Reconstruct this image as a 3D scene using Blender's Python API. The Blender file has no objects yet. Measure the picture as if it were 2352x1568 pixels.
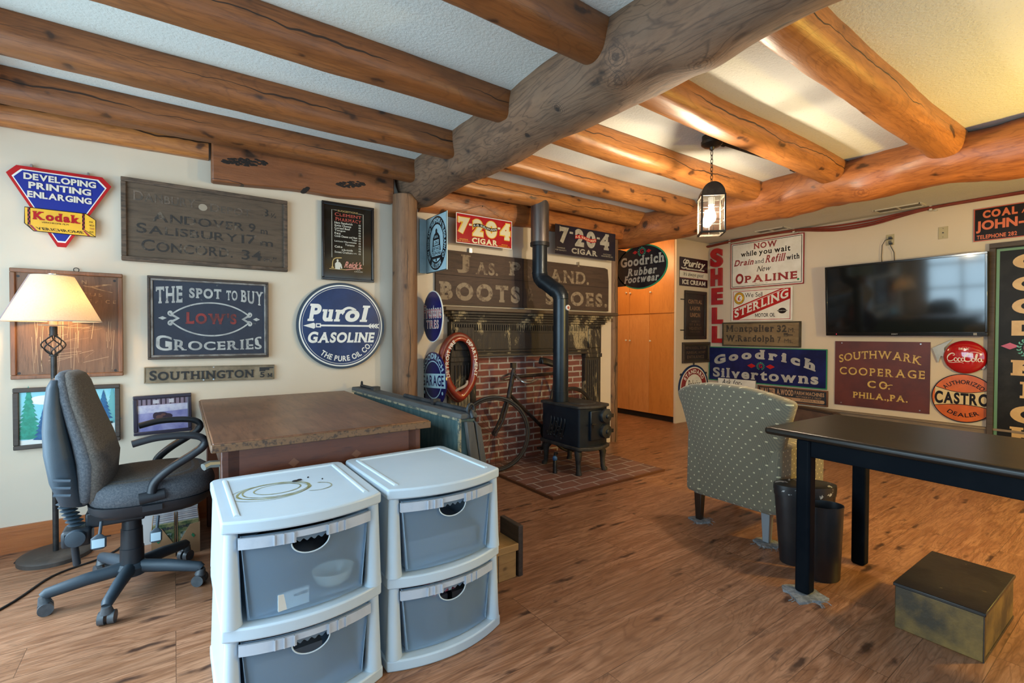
import bpy, bmesh, math, random
from mathutils import Vector, Matrix, noise as mnoise
PI = math.pi
sc = bpy.context.scene
col = sc.collection

# ------------------------------------------------------------------ camera
YAW, PITCH, ROLL = .6167, -.01526, -.00278      # turned from +Y towards +X, tilted down, rolled
fwd = Vector((math.sin(YAW) * math.cos(PITCH), math.cos(YAW) * math.cos(PITCH), math.sin(PITCH)))
rt = Vector((math.cos(YAW), -math.sin(YAW), 0))
dn = fwd.cross(rt)
r2 = rt * math.cos(ROLL) + dn * math.sin(ROLL)
d2 = -rt * math.sin(ROLL) + dn * math.cos(ROLL)
cam_data = bpy.data.cameras.new('camera')
cam_data.sensor_width = 36
cam_data.lens = 1096.8 / 2352 * 36
cam_data.clip_start = .02
cam = bpy.data.objects.new('camera', cam_data)
col.objects.link(cam)
cam.matrix_world = Matrix(((r2.x, -d2.x, -fwd.x, 0), (r2.y, -d2.y, -fwd.y, 0), (r2.z, -d2.z, -fwd.z, 1.2), (0, 0, 0, 1)))
sc.camera = cam

# ------------------------------------------------------------------ world, lights, exposure
sc.view_settings.view_transform = 'Standard'
sc.view_settings.look = 'None'
sc.view_settings.gamma = 1
sc.view_settings.exposure = 0.3
world = bpy.data.worlds.new('sky')
sc.world = world
world.use_nodes = True
wb = world.node_tree.nodes['Background']
wb.inputs[0].default_value = (.62, .80, 1.0, 1)
wb.inputs[1].default_value = .5


def lamp(name, kind, loc, power, color, size=.1, size_y=None, target=None):
    l = bpy.data.lights.new(name, kind)
    l.energy = power
    l.color = color
    if kind == 'AREA':
        l.shape = 'RECTANGLE'
        l.size = size
        l.size_y = size_y or size
    else:
        l.shadow_soft_size = size
    o = bpy.data.objects.new(name, l)
    o.location = loc
    if target:
        o.rotation_euler = (Vector(target) - Vector(loc)).to_track_quat('-Z', 'Y').to_euler()
    col.objects.link(o)
    return o


# daylight through the window in the left wall and the glazed wall behind the camera
lamp('window_daylight_side', 'AREA', (-1.42, 1.85, 1.2), 125, (.56, .82, 1.0), 2.9, 2.0, (4, 1.85, .9))
sky_sun = lamp('sky_glow_through_side_window', 'SUN', (-3, 3, 4), 3.6, (.72, .86, 1.0), .1, None, (-3 + .78, 3 - .22, 4 - .72))
sky_sun.data.angle = .55
lamp('window_daylight_rear', 'AREA', (1.7, -1.95, 1.35), 48, (.44, .74, 1.0), 4.4, 1.9, (1.7, 4, 1.2))
lamp('reading_lamp_light', 'POINT', (3.75, -.50, 1.50), 128, (1.0, .67, .11), .07)
lamp('hall_ceiling_light', 'POINT', (4.85, 4.55, 2.3), 22, (1.0, .62, .30), .08)

# ------------------------------------------------------------------ mesh helpers


class MB:
    def __init__(s):
        s.v, s.f = [], []

    def add(s, vs, fs):
        k = len(s.v)
        s.v += [tuple(p) for p in vs]
        s.f += [tuple(i + k for i in f) for f in fs]
        return s

    def box(s, x0, x1, y0, y1, z0, z1):
        return s.add([(x0, y0, z0), (x1, y0, z0), (x1, y1, z0), (x0, y1, z0), (x0, y0, z1), (x1, y0, z1), (x1, y1, z1), (x0, y1, z1)],
                     [(0, 3, 2, 1), (4, 5, 6, 7), (0, 1, 5, 4), (1, 2, 6, 5), (2, 3, 7, 6), (3, 0, 4, 7)])

    def hexa(s, a, b):
        """two quads (each 4 points, same order) joined into a solid"""
        return s.add(list(a) + list(b), [(3, 2, 1, 0), (4, 5, 6, 7), (0, 1, 5, 4), (1, 2, 6, 5), (2, 3, 7, 6), (3, 0, 4, 7)])

    def prism(s, pts, a, b, axis='y'):
        """2-D outline pushed from a to b along an axis"""
        n = len(pts)

        def P(p, t):
            return (p[0], t, p[1]) if axis == 'y' else ((t, p[0], p[1]) if axis == 'x' else (p[0], p[1], t))
        vs = [P(p, a) for p in pts] + [P(p, b) for p in pts]
        fs = [tuple(range(n)), tuple(range(2 * n - 1, n - 1, -1))] + [(i, i + n, (i + 1) % n + n, (i + 1) % n) for i in range(n)]
        return s.add(vs, fs)

    def tube(s, path, r, seg=8, closed=False, flat=1.0, up=None):
        path = [Vector(p) for p in path]
        n = len(path)
        rs = r if isinstance(r, (list, tuple)) else [r] * n
        vs, fs = [], []
        nrm = None
        for i, p in enumerate(path):
            if closed:
                d = path[(i + 1) % n] - path[i - 1]
            else:
                d = path[min(i + 1, n - 1)] - path[max(i - 1, 0)]
            d.normalize()
            if nrm is None:
                ref = Vector(up) if up else (Vector((0, 0, 1)) if abs(d.z) < .9 else Vector((1, 0, 0)))
                nrm = (ref - d * ref.dot(d)).normalized()
            else:
                nrm = (nrm - d * nrm.dot(d)).normalized()
            b = d.cross(nrm)
            for j in range(seg):
                t = 2 * PI * j / seg
                vs.append(p + nrm * (math.cos(t) * rs[i]) + b * (math.sin(t) * rs[i] * flat))
        m = n if closed else n - 1
        for i in range(m):
            for j in range(seg):
                a, b2 = i * seg + j, i * seg + (j + 1) % seg
                c, d2_ = ((i + 1) % n) * seg + (j + 1) % seg, ((i + 1) % n) * seg + j
                fs.append((a, b2, c, d2_))
        if not closed:
            fs.append(tuple(range(seg - 1, -1, -1)))
            fs.append(tuple(range((n - 1) * seg, n * seg)))
        return s.add(vs, fs)

    def bar(s, p, q, r, seg=8):
        return s.tube([p, q], r, seg)

    def lathe(s, prof, c=(0, 0, 0), seg=24, axis='z', cap=True):
        vs, fs = [], []
        for r, h in prof:
            for j in range(seg):
                t = 2 * PI * j / seg
                a, b = r * math.cos(t), r * math.sin(t)
                p = (a, b, h) if axis == 'z' else ((a, h, b) if axis == 'y' else (h, a, b))
                vs.append((p[0] + c[0], p[1] + c[1], p[2] + c[2]))
        for i in range(len(prof) - 1):
            for j in range(seg):
                fs.append((i * seg + j, i * seg + (j + 1) % seg, (i + 1) * seg + (j + 1) % seg, (i + 1) * seg + j))
        if cap:
            fs.append(tuple(range(seg - 1, -1, -1)))
            fs.append(tuple(range((len(prof) - 1) * seg, len(prof) * seg)))
        return s.add(vs, fs)

    def grid(s, fn, nu, nv, closed_u=False):
        vs = [fn(i / nu, j / nv) for j in range(nv + 1) for i in range(nu + 1)]
        fs = [(j * (nu + 1) + i, j * (nu + 1) + i + 1, (j + 1) * (nu + 1) + i + 1, (j + 1) * (nu + 1) + i) for j in range(nv) for i in range(nu)]
        return s.add(vs, fs)

    def sphere(s, c, rx, ry=None, rz=None, seg=16, rings=10):
        ry = ry or rx
        rz = rz or rx
        vs, fs = [], []
        for i in range(rings + 1):
            a = -PI / 2 + PI * i / rings
            for j in range(seg):
                t = 2 * PI * j / seg
                vs.append((c[0] + rx * math.cos(a) * math.cos(t), c[1] + ry * math.cos(a) * math.sin(t), c[2] + rz * math.sin(a)))
        for i in range(rings):
            for j in range(seg):
                fs.append((i * seg + j, i * seg + (j + 1) % seg, (i + 1) * seg + (j + 1) % seg, (i + 1) * seg + j))
        return s.add(vs, fs)

    def build(s, name, m, parent=None, smooth=None, bevel=0, segs=2, weld=False, subd=0, solid=0, recalc=True):
        me = bpy.data.meshes.new(name)
        me.from_pydata(s.v, [], s.f)
        if recalc or weld:
            bm = bmesh.new()
            bm.from_mesh(me)
            if weld:
                bmesh.ops.remove_doubles(bm, verts=bm.verts, dist=1e-5)
            bmesh.ops.recalc_face_normals(bm, faces=bm.faces)
            bm.to_mesh(me)
            bm.free()
        if smooth:
            me.shade_smooth()
            me.set_sharp_from_angle(angle=math.radians(smooth if smooth > 1 else 40))
        me.materials.append(m)
        o = bpy.data.objects.new(name, me)
        col.objects.link(o)
        if parent:
            o.parent = parent
        if solid:
            md = o.modifiers.new('solid', 'SOLIDIFY')
            md.thickness = solid
            md.offset = 0
        if bevel:
            md = o.modifiers.new('bevel', 'BEVEL')
            md.width = bevel
            md.segments = segs
            md.limit_method = 'ANGLE'
            md.angle_limit = math.radians(35)
            if not smooth:
                me.shade_smooth()
                me.set_sharp_from_angle(angle=math.radians(35))
        if subd:
            md = o.modifiers.new('sub', 'SUBSURF')
            md.levels = md.render_levels = subd
            me.shade_smooth()
        return o


def tag(o, label, cat, group=None, kind=None):
    o['label'] = label
    o['category'] = cat
    if group:
        o['group'] = group
    if kind:
        o['kind'] = kind
    return o


def thing(name, label, cat, loc=(0, 0, 0), rz=0, group=None):
    o = bpy.data.objects.new(name, None)
    o.empty_display_size = .05
    col.objects.link(o)
    o.location = loc
    o.rotation_euler = (0, 0, rz)
    return tag(o, label, cat, group)


def struct(name, mb, m, **k):
    o = mb.build(name, m, **k)
    o['kind'] = 'structure'
    return o


# ------------------------------------------------------------------ materials
_mats = {}


def N(nt, t, **k):
    n = nt.nodes.new(t)
    for a, b in k.items():
        setattr(n, a, b)
    return n


def rgba(c):
    return (c[0], c[1], c[2], 1)


def base(name):
    m = bpy.data.materials.new(name)
    m.use_nodes = True
    nt = m.node_tree
    b = nt.nodes['Principled BSDF']
    return m, nt, b


def coords(nt, scale=(1, 1, 1), loc=(0, 0, 0), rot=(0, 0, 0)):
    tc = N(nt, 'ShaderNodeTexCoord')
    mp = N(nt, 'ShaderNodeMapping')
    mp.inputs['Scale'].default_value = scale
    mp.inputs['Location'].default_value = loc
    mp.inputs['Rotation'].default_value = rot
    nt.links.new(tc.outputs['Object'], mp.inputs[0])
    return mp.outputs[0]


def noise(nt, vec, scale=5, detail=6, rough=.6, dist=0):
    n = N(nt, 'ShaderNodeTexNoise')
    n.inputs['Scale'].default_value = scale
    n.inputs['Detail'].default_value = detail
    n.inputs['Roughness'].default_value = rough
    n.inputs['Distortion'].default_value = dist
    nt.links.new(vec, n.inputs['Vector'])
    return n.outputs['Fac']


def ramp(nt, fac, lo, hi):
    r = N(nt, 'ShaderNodeMapRange')
    r.inputs['From Min'].default_value = lo
    r.inputs['From Max'].default_value = hi
    nt.links.new(fac, r.inputs['Value'])
    return r.outputs[0]


def mix(nt, fac, a, b, mode='MIX'):
    n = N(nt, 'ShaderNodeMix', data_type='RGBA', blend_type=mode)
    for sock, val in ((n.inputs[0], fac), (n.inputs[6], a), (n.inputs[7], b)):
        if isinstance(val, (int, float)):
            sock.default_value = val
        elif isinstance(val, tuple):
            sock.default_value = rgba(val)
        else:
            nt.links.new(val, sock)
    return n.outputs[2]


def math_(nt, op, a, b=None, c=None):
    n = N(nt, 'ShaderNodeMath', operation=op)
    for i, v in enumerate((a, b, c)):
        if v is None:
            continue
        if isinstance(v, (int, float)):
            n.inputs[i].default_value = v
        else:
            nt.links.new(v, n.inputs[i])
    return n.outputs[0]


def bumpn(nt, b, h, strength=.3, dist=.01):
    n = N(nt, 'ShaderNodeBump')
    n.inputs['Strength'].default_value = strength
    n.inputs['Distance'].default_value = dist
    nt.links.new(h, n.inputs['Height'])
    nt.links.new(n.outputs[0], b.inputs['Normal'])


def mat(name, c, rough=.6, metal=0, c2=None, sc_=(1, 1, 1), ns=8, lo=.42, hi=.6, detail=6, bump=0, bs=40, spec=.5, coat=0, chip=None, emit=None, estr=1):
    """plain surface: colour c, blotches of c2, specks chip=(colour, scale, threshold)"""
    key = name
    if key in _mats:
        return _mats[key]
    m, nt, b = base(name)
    colr = c
    if c2 or chip:
        v = coords(nt, sc_)
    if c2:
        colr = mix(nt, ramp(nt, noise(nt, v, ns, detail), lo, hi), c, c2)
    if chip:
        colr = mix(nt, ramp(nt, noise(nt, v, chip[1], 3), chip[2], chip[2] + .03), colr, chip[0])
    if isinstance(colr, tuple):
        b.inputs['Base Color'].default_value = rgba(colr)
    else:
        nt.links.new(colr, b.inputs['Base Color'])
    b.inputs['Roughness'].default_value = rough
    b.inputs['Metallic'].default_value = metal
    b.inputs['Specular IOR Level'].default_value = spec
    b.inputs['Coat Weight'].default_value = coat
    b.inputs['Coat Roughness'].default_value = .12
    if bump:
        bumpn(nt, b, noise(nt, coords(nt), bs, 5), bump, .004)
    if emit:
        b.inputs['Emission Color'].default_value = rgba(emit)
        b.inputs['Emission Strength'].default_value = estr
    _mats[key] = m
    return m


def wood(name, c, dark, knot=None, axis='x', rough=.5, ks=1.6, crack=True, grain=14, bump=.25, coat=0, knots=True, grey=None, rings=0., spots=()):
    """grained wood with knots, grain along the object's local axis"""
    m, nt, b = base(name)
    oi = N(nt, 'ShaderNodeObjectInfo')

    def coords(nt, scale=(1, 1, 1), loc=(0, 0, 0)):
        """object coordinates shifted per object, so no two logs share their figure"""
        tc = N(nt, 'ShaderNodeTexCoord')
        ml = N(nt, 'ShaderNodeVectorMath', operation='MULTIPLY_ADD')
        nt.links.new(oi.outputs['Location'], ml.inputs[0])
        ml.inputs[1].default_value = (1.7, 2.3, 3.1)
        nt.links.new(tc.outputs['Object'], ml.inputs[2])
        mp = N(nt, 'ShaderNodeMapping')
        mp.inputs['Scale'].default_value = scale
        mp.inputs['Location'].default_value = loc
        nt.links.new(ml.outputs[0], mp.inputs[0])
        return mp.outputs[0]
    st = {'x': (1.1, grain, grain), 'y': (grain, 1.1, grain), 'z': (grain, grain, 1.1)}[axis]
    kt = {'x': (1, 2.2, 2.2), 'y': (2.2, 1, 2.2), 'z': (2.2, 2.2, 1)}[axis]
    g1 = noise(nt, coords(nt, st), 1.6, 8, .65, .6)
    g2 = noise(nt, coords(nt, st), 6, 6, .7, .3)
    big = noise(nt, coords(nt), 2.3, 4)
    mid = tuple(.55 * a + .45 * d for a, d in zip(c, dark))
    cc = mix(nt, ramp(nt, g1, .38, .62), c, mid)
    cc = mix(nt, math_(nt, 'MULTIPLY', ramp(nt, g2, .5, .68), .75), cc, dark)
    cc = mix(nt, math_(nt, 'MULTIPLY', ramp(nt, big, .46, .62), .6), cc, grey or mid)
    h = g2
    if rings:
        rs = {'x': (.55, 2.6, 2.6), 'y': (2.6, .55, 2.6), 'z': (2.6, 2.6, .55)}[axis]
        rn = noise(nt, coords(nt, rs), 1.5, 3, .5, .9)
        fr = math_(nt, 'ABSOLUTE', math_(nt, 'SUBTRACT', math_(nt, 'FRACT', math_(nt, 'MULTIPLY', rn, 17)), .5))
        cc = mix(nt, math_(nt, 'MULTIPLY', math_(nt, 'SUBTRACT', 1.0, ramp(nt, fr, .0, .16)), rings), cc, dark)
    if knots:
        vo = N(nt, 'ShaderNodeTexVoronoi')
        vo.inputs['Scale'].default_value = ks * 3.0
        nv = N(nt, 'ShaderNodeVectorMath', operation='ADD')
        wob = N(nt, 'ShaderNodeTexNoise')
        wob.inputs['Scale'].default_value = 9
        nt.links.new(coords(nt), wob.inputs['Vector'])
        sub = N(nt, 'ShaderNodeVectorMath', operation='SCALE')
        nt.links.new(wob.outputs['Color'], sub.inputs[0])
        sub.inputs['Scale'].default_value = .22
        nt.links.new(coords(nt, kt), nv.inputs[0])
        nt.links.new(sub.outputs[0], nv.inputs[1])
        nt.links.new(nv.outputs[0], vo.inputs['Vector'])
        d = vo.outputs['Distance']
        kf = math_(nt, 'SUBTRACT', 1.0, ramp(nt, d, .10, .19))
        kr = math_(nt, 'SUBTRACT', 1.0, ramp(nt, d, .12, .42))
        cc = mix(nt, math_(nt, 'MULTIPLY', kr, .4), cc, dark)
        cc = mix(nt, math_(nt, 'MULTIPLY', kf, .85), cc, knot or tuple(x * .3 for x in dark))
        h = math_(nt, 'SUBTRACT', h, math_(nt, 'MULTIPLY', kf, .5))
    for (px_, py_, pz_, pr_) in spots:
        # a big branch knot: dark heart and rings round it
        ob = N(nt, 'ShaderNodeTexCoord').outputs['Object']
        vd = N(nt, 'ShaderNodeVectorMath', operation='SUBTRACT')
        nt.links.new(ob, vd.inputs[0])
        vd.inputs[1].default_value = (px_, py_, pz_)
        vl = N(nt, 'ShaderNodeVectorMath', operation='LENGTH')
        nt.links.new(vd.outputs[0], vl.inputs[0])
        wobb = math_(nt, 'MULTIPLY', math_(nt, 'SUBTRACT', noise(nt, ob, 14, 4), .5), .9)
        dd = math_(nt, 'ADD', math_(nt, 'DIVIDE', vl.outputs['Value'], pr_), wobb)
        core = math_(nt, 'SUBTRACT', 1.0, ramp(nt, dd, .30, .62))
        halo = math_(nt, 'SUBTRACT', 1.0, ramp(nt, dd, .8, 1.5))
        rg = math_(nt, 'GREATER_THAN', math_(nt, 'SINE', math_(nt, 'MULTIPLY', dd, 26)), .55)
        cc = mix(nt, math_(nt, 'MULTIPLY', math_(nt, 'MULTIPLY', halo, rg), .6), cc, dark)
        cc = mix(nt, math_(nt, 'MULTIPLY', core, .88), cc, (.018, .011, .008))
        h = math_(nt, 'SUBTRACT', h, math_(nt, 'MULTIPLY', core, .6))
    if crack:
        sx = N(nt, 'ShaderNodeSeparateXYZ')
        nt.links.new(N(nt, 'ShaderNodeTexCoord').outputs['Object'], sx.inputs[0])
        ax = {'x': 'Z', 'y': 'Z', 'z': 'X'}[axis]
        wv = noise(nt, coords(nt, {'x': (1.3, 0, 0), 'y': (0, 1.3, 0), 'z': (0, 0, 1.3)}[axis]), 1.0, 4)
        dist = math_(nt, 'ABSOLUTE', math_(nt, 'ADD', sx.outputs[ax], math_(nt, 'MULTIPLY', math_(nt, 'SUBTRACT', wv, .42), .16)))
        thick = math_(nt, 'MULTIPLY', ramp(nt, noise(nt, coords(nt, (.9, .9, .9), (3, 1, 7)), 1.2, 2), .42, .6), .005)
        cf = math_(nt, 'LESS_THAN', dist, thick)
        cc = mix(nt, math_(nt, 'MULTIPLY', cf, .9), cc, (.012, .006, .003))
        h = math_(nt, 'SUBTRACT', h, math_(nt, 'MULTIPLY', cf, .8))
    nt.links.new(cc, b.inputs['Base Color'])
    b.inputs['Roughness'].default_value = rough
    b.inputs['Coat Weight'].default_value = coat
    b.inputs['Coat Roughness'].default_value = .25
    bumpn(nt, b, h, bump, .006)
    return m


def brick_mat(name, c1, c2, mortar, bw, rh, ms, plane='xz', offset=.5, rough=.85, loc=(0, 0, 0)):
    m, nt, b = base(name)
    tc = N(nt, 'ShaderNodeTexCoord')
    sx = N(nt, 'ShaderNodeSeparateXYZ')
    nt.links.new(tc.outputs['Object'], sx.inputs[0])
    cx = N(nt, 'ShaderNodeCombineXYZ')
    nt.links.new(sx.outputs['X'], cx.inputs[0])
    nt.links.new(sx.outputs['Z' if plane == 'xz' else 'Y'], cx.inputs[1])
    mp = N(nt, 'ShaderNodeMapping')
    mp.inputs['Location'].default_value = loc
    nt.links.new(cx.outputs[0], mp.inputs[0])
    wob = N(nt, 'ShaderNodeTexNoise')
    wob.inputs['Scale'].default_value = 14
    nt.links.new(mp.outputs[0], wob.inputs['Vector'])
    sv = N(nt, 'ShaderNodeVectorMath', operation='SCALE')
    sv.inputs['Scale'].default_value = .008
    nt.links.new(wob.outputs['Color'], sv.inputs[0])
    ad = N(nt, 'ShaderNodeVectorMath', operation='ADD')
    nt.links.new(mp.outputs[0], ad.inputs[0])
    nt.links.new(sv.outputs[0], ad.inputs[1])
    br = N(nt, 'ShaderNodeTexBrick')
    br.offset = offset
    br.inputs['Scale'].default_value = 1
    br.inputs['Brick Width'].default_value = bw
    br.inputs['Row Height'].default_value = rh
    br.inputs['Mortar Size'].default_value = ms
    br.inputs['Mortar Smooth'].default_value = .2
    br.inputs['Bias'].default_value = 0
    br.inputs['Color1'].default_value = rgba(c1)
    br.inputs['Color2'].default_value = rgba(c2)
    br.inputs['Mortar'].default_value = rgba(mortar)
    nt.links.new(ad.outputs[0], br.inputs['Vector'])
    cc = mix(nt, math_(nt, 'MULTIPLY', ramp(nt, noise(nt, coords(nt), 9, 6), .45, .75), .5), br.outputs['Color'], tuple(x * .45 for x in c1))
    nt.links.new(cc, b.inputs['Base Color'])
    b.inputs['Roughness'].default_value = rough
    hh = math_(nt, 'ADD', math_(nt, 'MULTIPLY', math_(nt, 'SUBTRACT', 1.0, br.outputs['Fac']), 1.0), math_(nt, 'MULTIPLY', noise(nt, coords(nt), 60, 4), .35))
    bumpn(nt, b, hh, .6, .006)
    return m


def floor_mat():
    m, nt, b = base('plank_floor')
    tc = N(nt, 'ShaderNodeTexCoord')
    br = N(nt, 'ShaderNodeTexBrick')
    br.offset = .37
    br.offset_frequency = 3
    br.inputs['Scale'].default_value = 1
    br.inputs['Brick Width'].default_value = 1.25
    br.inputs['Row Height'].default_value = .195
    br.inputs['Mortar Size'].default_value = .0012
    br.inputs['Mortar Smooth'].default_value = 0
    br.inputs['Color1'].default_value = (0, 0, 0, 1)
    br.inputs['Color2'].default_value = (1, 1, 1, 1)
    br.inputs['Mortar'].default_value = (.5, .5, .5, 1)
    nt.links.new(tc.outputs['Object'], br.inputs['Vector'])
    # each plank shifts its own grain
    sh = N(nt, 'ShaderNodeVectorMath', operation='SCALE')
    sh.inputs['Scale'].default_value = 7.3
    nt.links.new(br.outputs['Color'], sh.inputs[0])
    ad = N(nt, 'ShaderNodeVectorMath', operation='ADD')
    nt.links.new(tc.outputs['Object'], ad.inputs[0])
    nt.links.new(sh.outputs[0], ad.inputs[1])

    def mp(s):
        q = N(nt, 'ShaderNodeMapping')
        q.inputs['Scale'].default_value = s
        nt.links.new(ad.outputs[0], q.inputs[0])
        return q.outputs[0]
    g1 = noise(nt, mp((1.1, 7.5, 1)), 1.7, 7, .6, 2.2)
    g2 = noise(nt, mp((2.2, 34, 1)), 2.4, 6, .62, .8)
    big = noise(nt, tc.outputs['Object'], 1.3, 3)
    lightc, midc, darkc = (.41, .205, .112), (.26, .112, .053), (.105, .040, .018)
    cc = mix(nt, ramp(nt, g1, .40, .60), lightc, midc)
    cc = mix(nt, math_(nt, 'MULTIPLY', ramp(nt, g2, .48, .70), .7), cc, darkc)
    cc = mix(nt, math_(nt, 'MULTIPLY', ramp(nt, br.outputs['Color'], 0, 1), .4), cc, (.20, .092, .045))
    cc = mix(nt, math_(nt, 'MULTIPLY', ramp(nt, big, .45, .7), .25), cc, (.16, .075, .038))
    rn = noise(nt, mp((.75, 5.0, 1)), 1.3, 3, .5, .8)
    fr = math_(nt, 'ABSOLUTE', math_(nt, 'SUBTRACT', math_(nt, 'FRACT', math_(nt, 'MULTIPLY', rn, 22)), .5))
    cc = mix(nt, math_(nt, 'MULTIPLY', math_(nt, 'SUBTRACT', 1.0, ramp(nt, fr, .0, .2)), .42), cc, darkc)
    vo = N(nt, 'ShaderNodeTexVoronoi')
    vo.inputs['Scale'].default_value = 1
    wob = N(nt, 'ShaderNodeTexNoise')
    wob.inputs['Scale'].default_value = 12
    nt.links.new(tc.outputs['Object'], wob.inputs['Vector'])
    wsc = N(nt, 'ShaderNodeVectorMath', operation='SCALE')
    wsc.inputs['Scale'].default_value = .5
    nt.links.new(wob.outputs['Color'], wsc.inputs[0])
    wad = N(nt, 'ShaderNodeVectorMath', operation='ADD')
    nt.links.new(mp((2.6, 13, 1)), wad.inputs[0])
    nt.links.new(wsc.outputs[0], wad.inputs[1])
    nt.links.new(wad.outputs[0], vo.inputs['Vector'])
    kf = math_(nt, 'SUBTRACT', 1.0, ramp(nt, vo.outputs['Distance'], .09, .24))
    cc = mix(nt, math_(nt, 'MULTIPLY', kf, .88), cc, (.028, .011, .007))
    cc = mix(nt, math_(nt, 'MULTIPLY', br.outputs['Fac'], .6), cc, (.03, .012, .006))
    nt.links.new(cc, b.inputs['Base Color'])
    nt.links.new(ramp(nt, g2, -.9, 2.6), b.inputs['Roughness'])
    b.inputs['Specular IOR Level'].default_value = .45
    bumpn(nt, b, g2, .05, .002)
    return m


def plaster(name, c, c2, shade_dots=None, bump=.2, bs=60):
    m, nt, b = base(name)
    cc = mix(nt, ramp(nt, noise(nt, coords(nt), 1.2, 5), .4, .65), c, c2)
    if shade_dots:
        cc = mix(nt, ramp(nt, noise(nt, coords(nt), shade_dots[1], 2), shade_dots[2], shade_dots[2] + .05), cc, shade_dots[0])
    nt.links.new(cc, b.inputs['Base Color'])
    b.inputs['Roughness'].default_value = .9
    bumpn(nt, b, noise(nt, coords(nt), bs, 4, .55), bump, .006)
    return m
# ------------------------------------------------------------------ lettering
_fc = bpy.data.curves.new('glyph', 'FONT')
_fc.dimensions = '2D'
_fc.fill_mode = 'FRONT'
_fc.resolution_u = 6
_fo = bpy.data.objects.new('glyph', _fc)
col.objects.link(_fo)
_gl = {}


def _raw(ch, bold):
    _fc.body = ch
    _fc.offset = bold
    dg = bpy.context.evaluated_depsgraph_get()
    dg.update()
    e = _fo.evaluated_get(dg)
    me = e.to_mesh()
    vs = [(v.co.x, v.co.y) for v in me.vertices]
    fs = [tuple(p.vertices) for p in me.polygons]
    e.to_mesh_clear()
    return vs, fs


CAP = max(y for x, y in _raw('H', 0)[0])
XH = max(y for x, y in _raw('x', 0)[0])


def _area(vs, fs):
    return sum(abs((vs[f[1]][0] - vs[f[0]][0]) * (vs[f[2]][1] - vs[f[0]][1]) - (vs[f[2]][0] - vs[f[0]][0]) * (vs[f[1]][1] - vs[f[0]][1])) / 2 for f in fs)


def _bold(ch, bold):
    """outline thickened by bold; skips weights at which the letter's fill breaks"""
    if ch == 'M' and bold > 0:
        t, W = .095 + 2 * bold, .80 + bold
        z0, z1 = -bold, CAP + bold
        qs = [rectp(0, z0, t, z1), rectp(W - t, z0, W, z1), [(W / 2 - t * .55, z0 + .12), (W / 2 + t * .55, z0 + .12), (t * 1.05, z1), (0, z1)], [(W / 2 - t * .55, z0 + .12), (W / 2 + t * .55, z0 + .12), (W, z1), (W - t * 1.05, z1)]]
        return [q for p in qs for q in p], [tuple(range(4 * i, 4 * i + 4)) for i in range(4)]
    v0, f0 = _raw(ch, 0)
    if bold <= 0 or not v0:
        return _raw(ch, bold)
    cnt = {}
    for f in f0:
        for i, j in zip(f, f[1:] + f[:1]):
            k = (min(i, j), max(i, j))
            cnt[k] = cnt.get(k, 0) + 1
    per = sum(math.dist(v0[i], v0[j]) for (i, j), c in cnt.items() if c == 1)
    a0 = _area(v0, f0)
    for w in (bold, bold * 1.5, bold * .55, bold * 2, bold * .3):
        v, f = _raw(ch, w)
        if .85 < (_area(v, f) - a0) / (per * w) < 1.38 or len(v0) < 9:
            return v, f
    return v0, f0


def glyph(ch, bold=0., serif=0.):
    key = (ch, bold, serif)
    if key in _gl:
        return _gl[key]
    vs, fs = _bold(ch, bold)
    if not vs:
        _gl[key] = ([], [], .3, 0)
        return _gl[key]
    nb = len(vs)
    if serif:
        cnt = {}
        for f in fs:
            for a, b in zip(f, f[1:] + f[:1]):
                k = (min(a, b), max(a, b))
                cnt[k] = cnt.get(k, 0) + 1
        t = .055 + bold
        add = []
        top = CAP + bold
        for (a, b), c in cnt.items():
            if c != 1:
                continue
            (xa, ya), (xb, yb) = vs[a], vs[b]
            L = abs(xa - xb)
            if abs(ya - yb) > 1e-3 or L < .05:
                continue
            x0, x1 = min(xa, xb), max(xa, xb)
            base_ = abs(ya + bold) < .02
            topc = abs(ya - top) < .02
            topx = abs(ya - XH - bold) < .02 and ch in 'ijmnprux'
            asc = ya > top + .02 and ch in 'bdhkl'
            if L < .33 and ch not in 'ZEFLT' or (L < .3 and ch in 'FTP'):
                if base_:
                    add.append((x0 - serif, x1 + serif, ya, ya + t))
                elif topc and ch not in 'ij' or asc or topx:
                    s2 = 0 if (asc or topx) else serif
                    add.append((x0 - serif, x1 + s2, ya - t, ya))
            elif ch in 'TZELF':
                if topc:
                    if ch == 'T':
                        add += [(x0, x0 + t, ya - .2, ya)]
                    elif ch in 'EF':
                        add += [(x0 - serif, x0 + .05, ya - t, ya)]
                    add += [(x1 - t, x1, ya - .2, ya)]
                elif base_:
                    add += [(x1 - t, x1, ya, ya + .2), (x0 - serif, x0 + .05, ya, ya + t)]
        for x0, x1, y0, y1 in add:
            k = len(vs)
            vs += [(x0, y0), (x1, y0), (x1, y1), (x0, y1)]
            fs.append((k, k + 1, k + 2, k + 3))
    mx = min(x for x, y in vs)
    vs = [(x - mx, y) for x, y in vs]
    _gl[key] = (vs, fs, max(x for x, y in vs), nb)
    return _gl[key]


EX = []         # tiny extra depth of each serif, filled by layout()


def layout(s, bold=0., serif=0., shear=0., gap=.085, first=1.0):
    """letters of s on a baseline; first > 1 makes each word's first letter taller"""
    V, F, x = [], [], 0.
    EX.clear()
    bold *= 1.35
    new = True
    for ch in s:
        if ch == ' ':
            x += .3
            new = True
            continue
        vs, fs, w, nb = glyph(ch, bold, serif)
        k = first if new else 1.
        new = False
        o = len(V)
        V += [(x + a * k + shear * b * k, b * k) for a, b in vs]
        EX.extend([0.] * nb + [.0001 * (1 + (i // 4) % 3) for i in range(len(vs) - nb)])
        F += [tuple(i + o for i in f) for f in fs]
        x += w * k + gap
    return V, F


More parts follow.
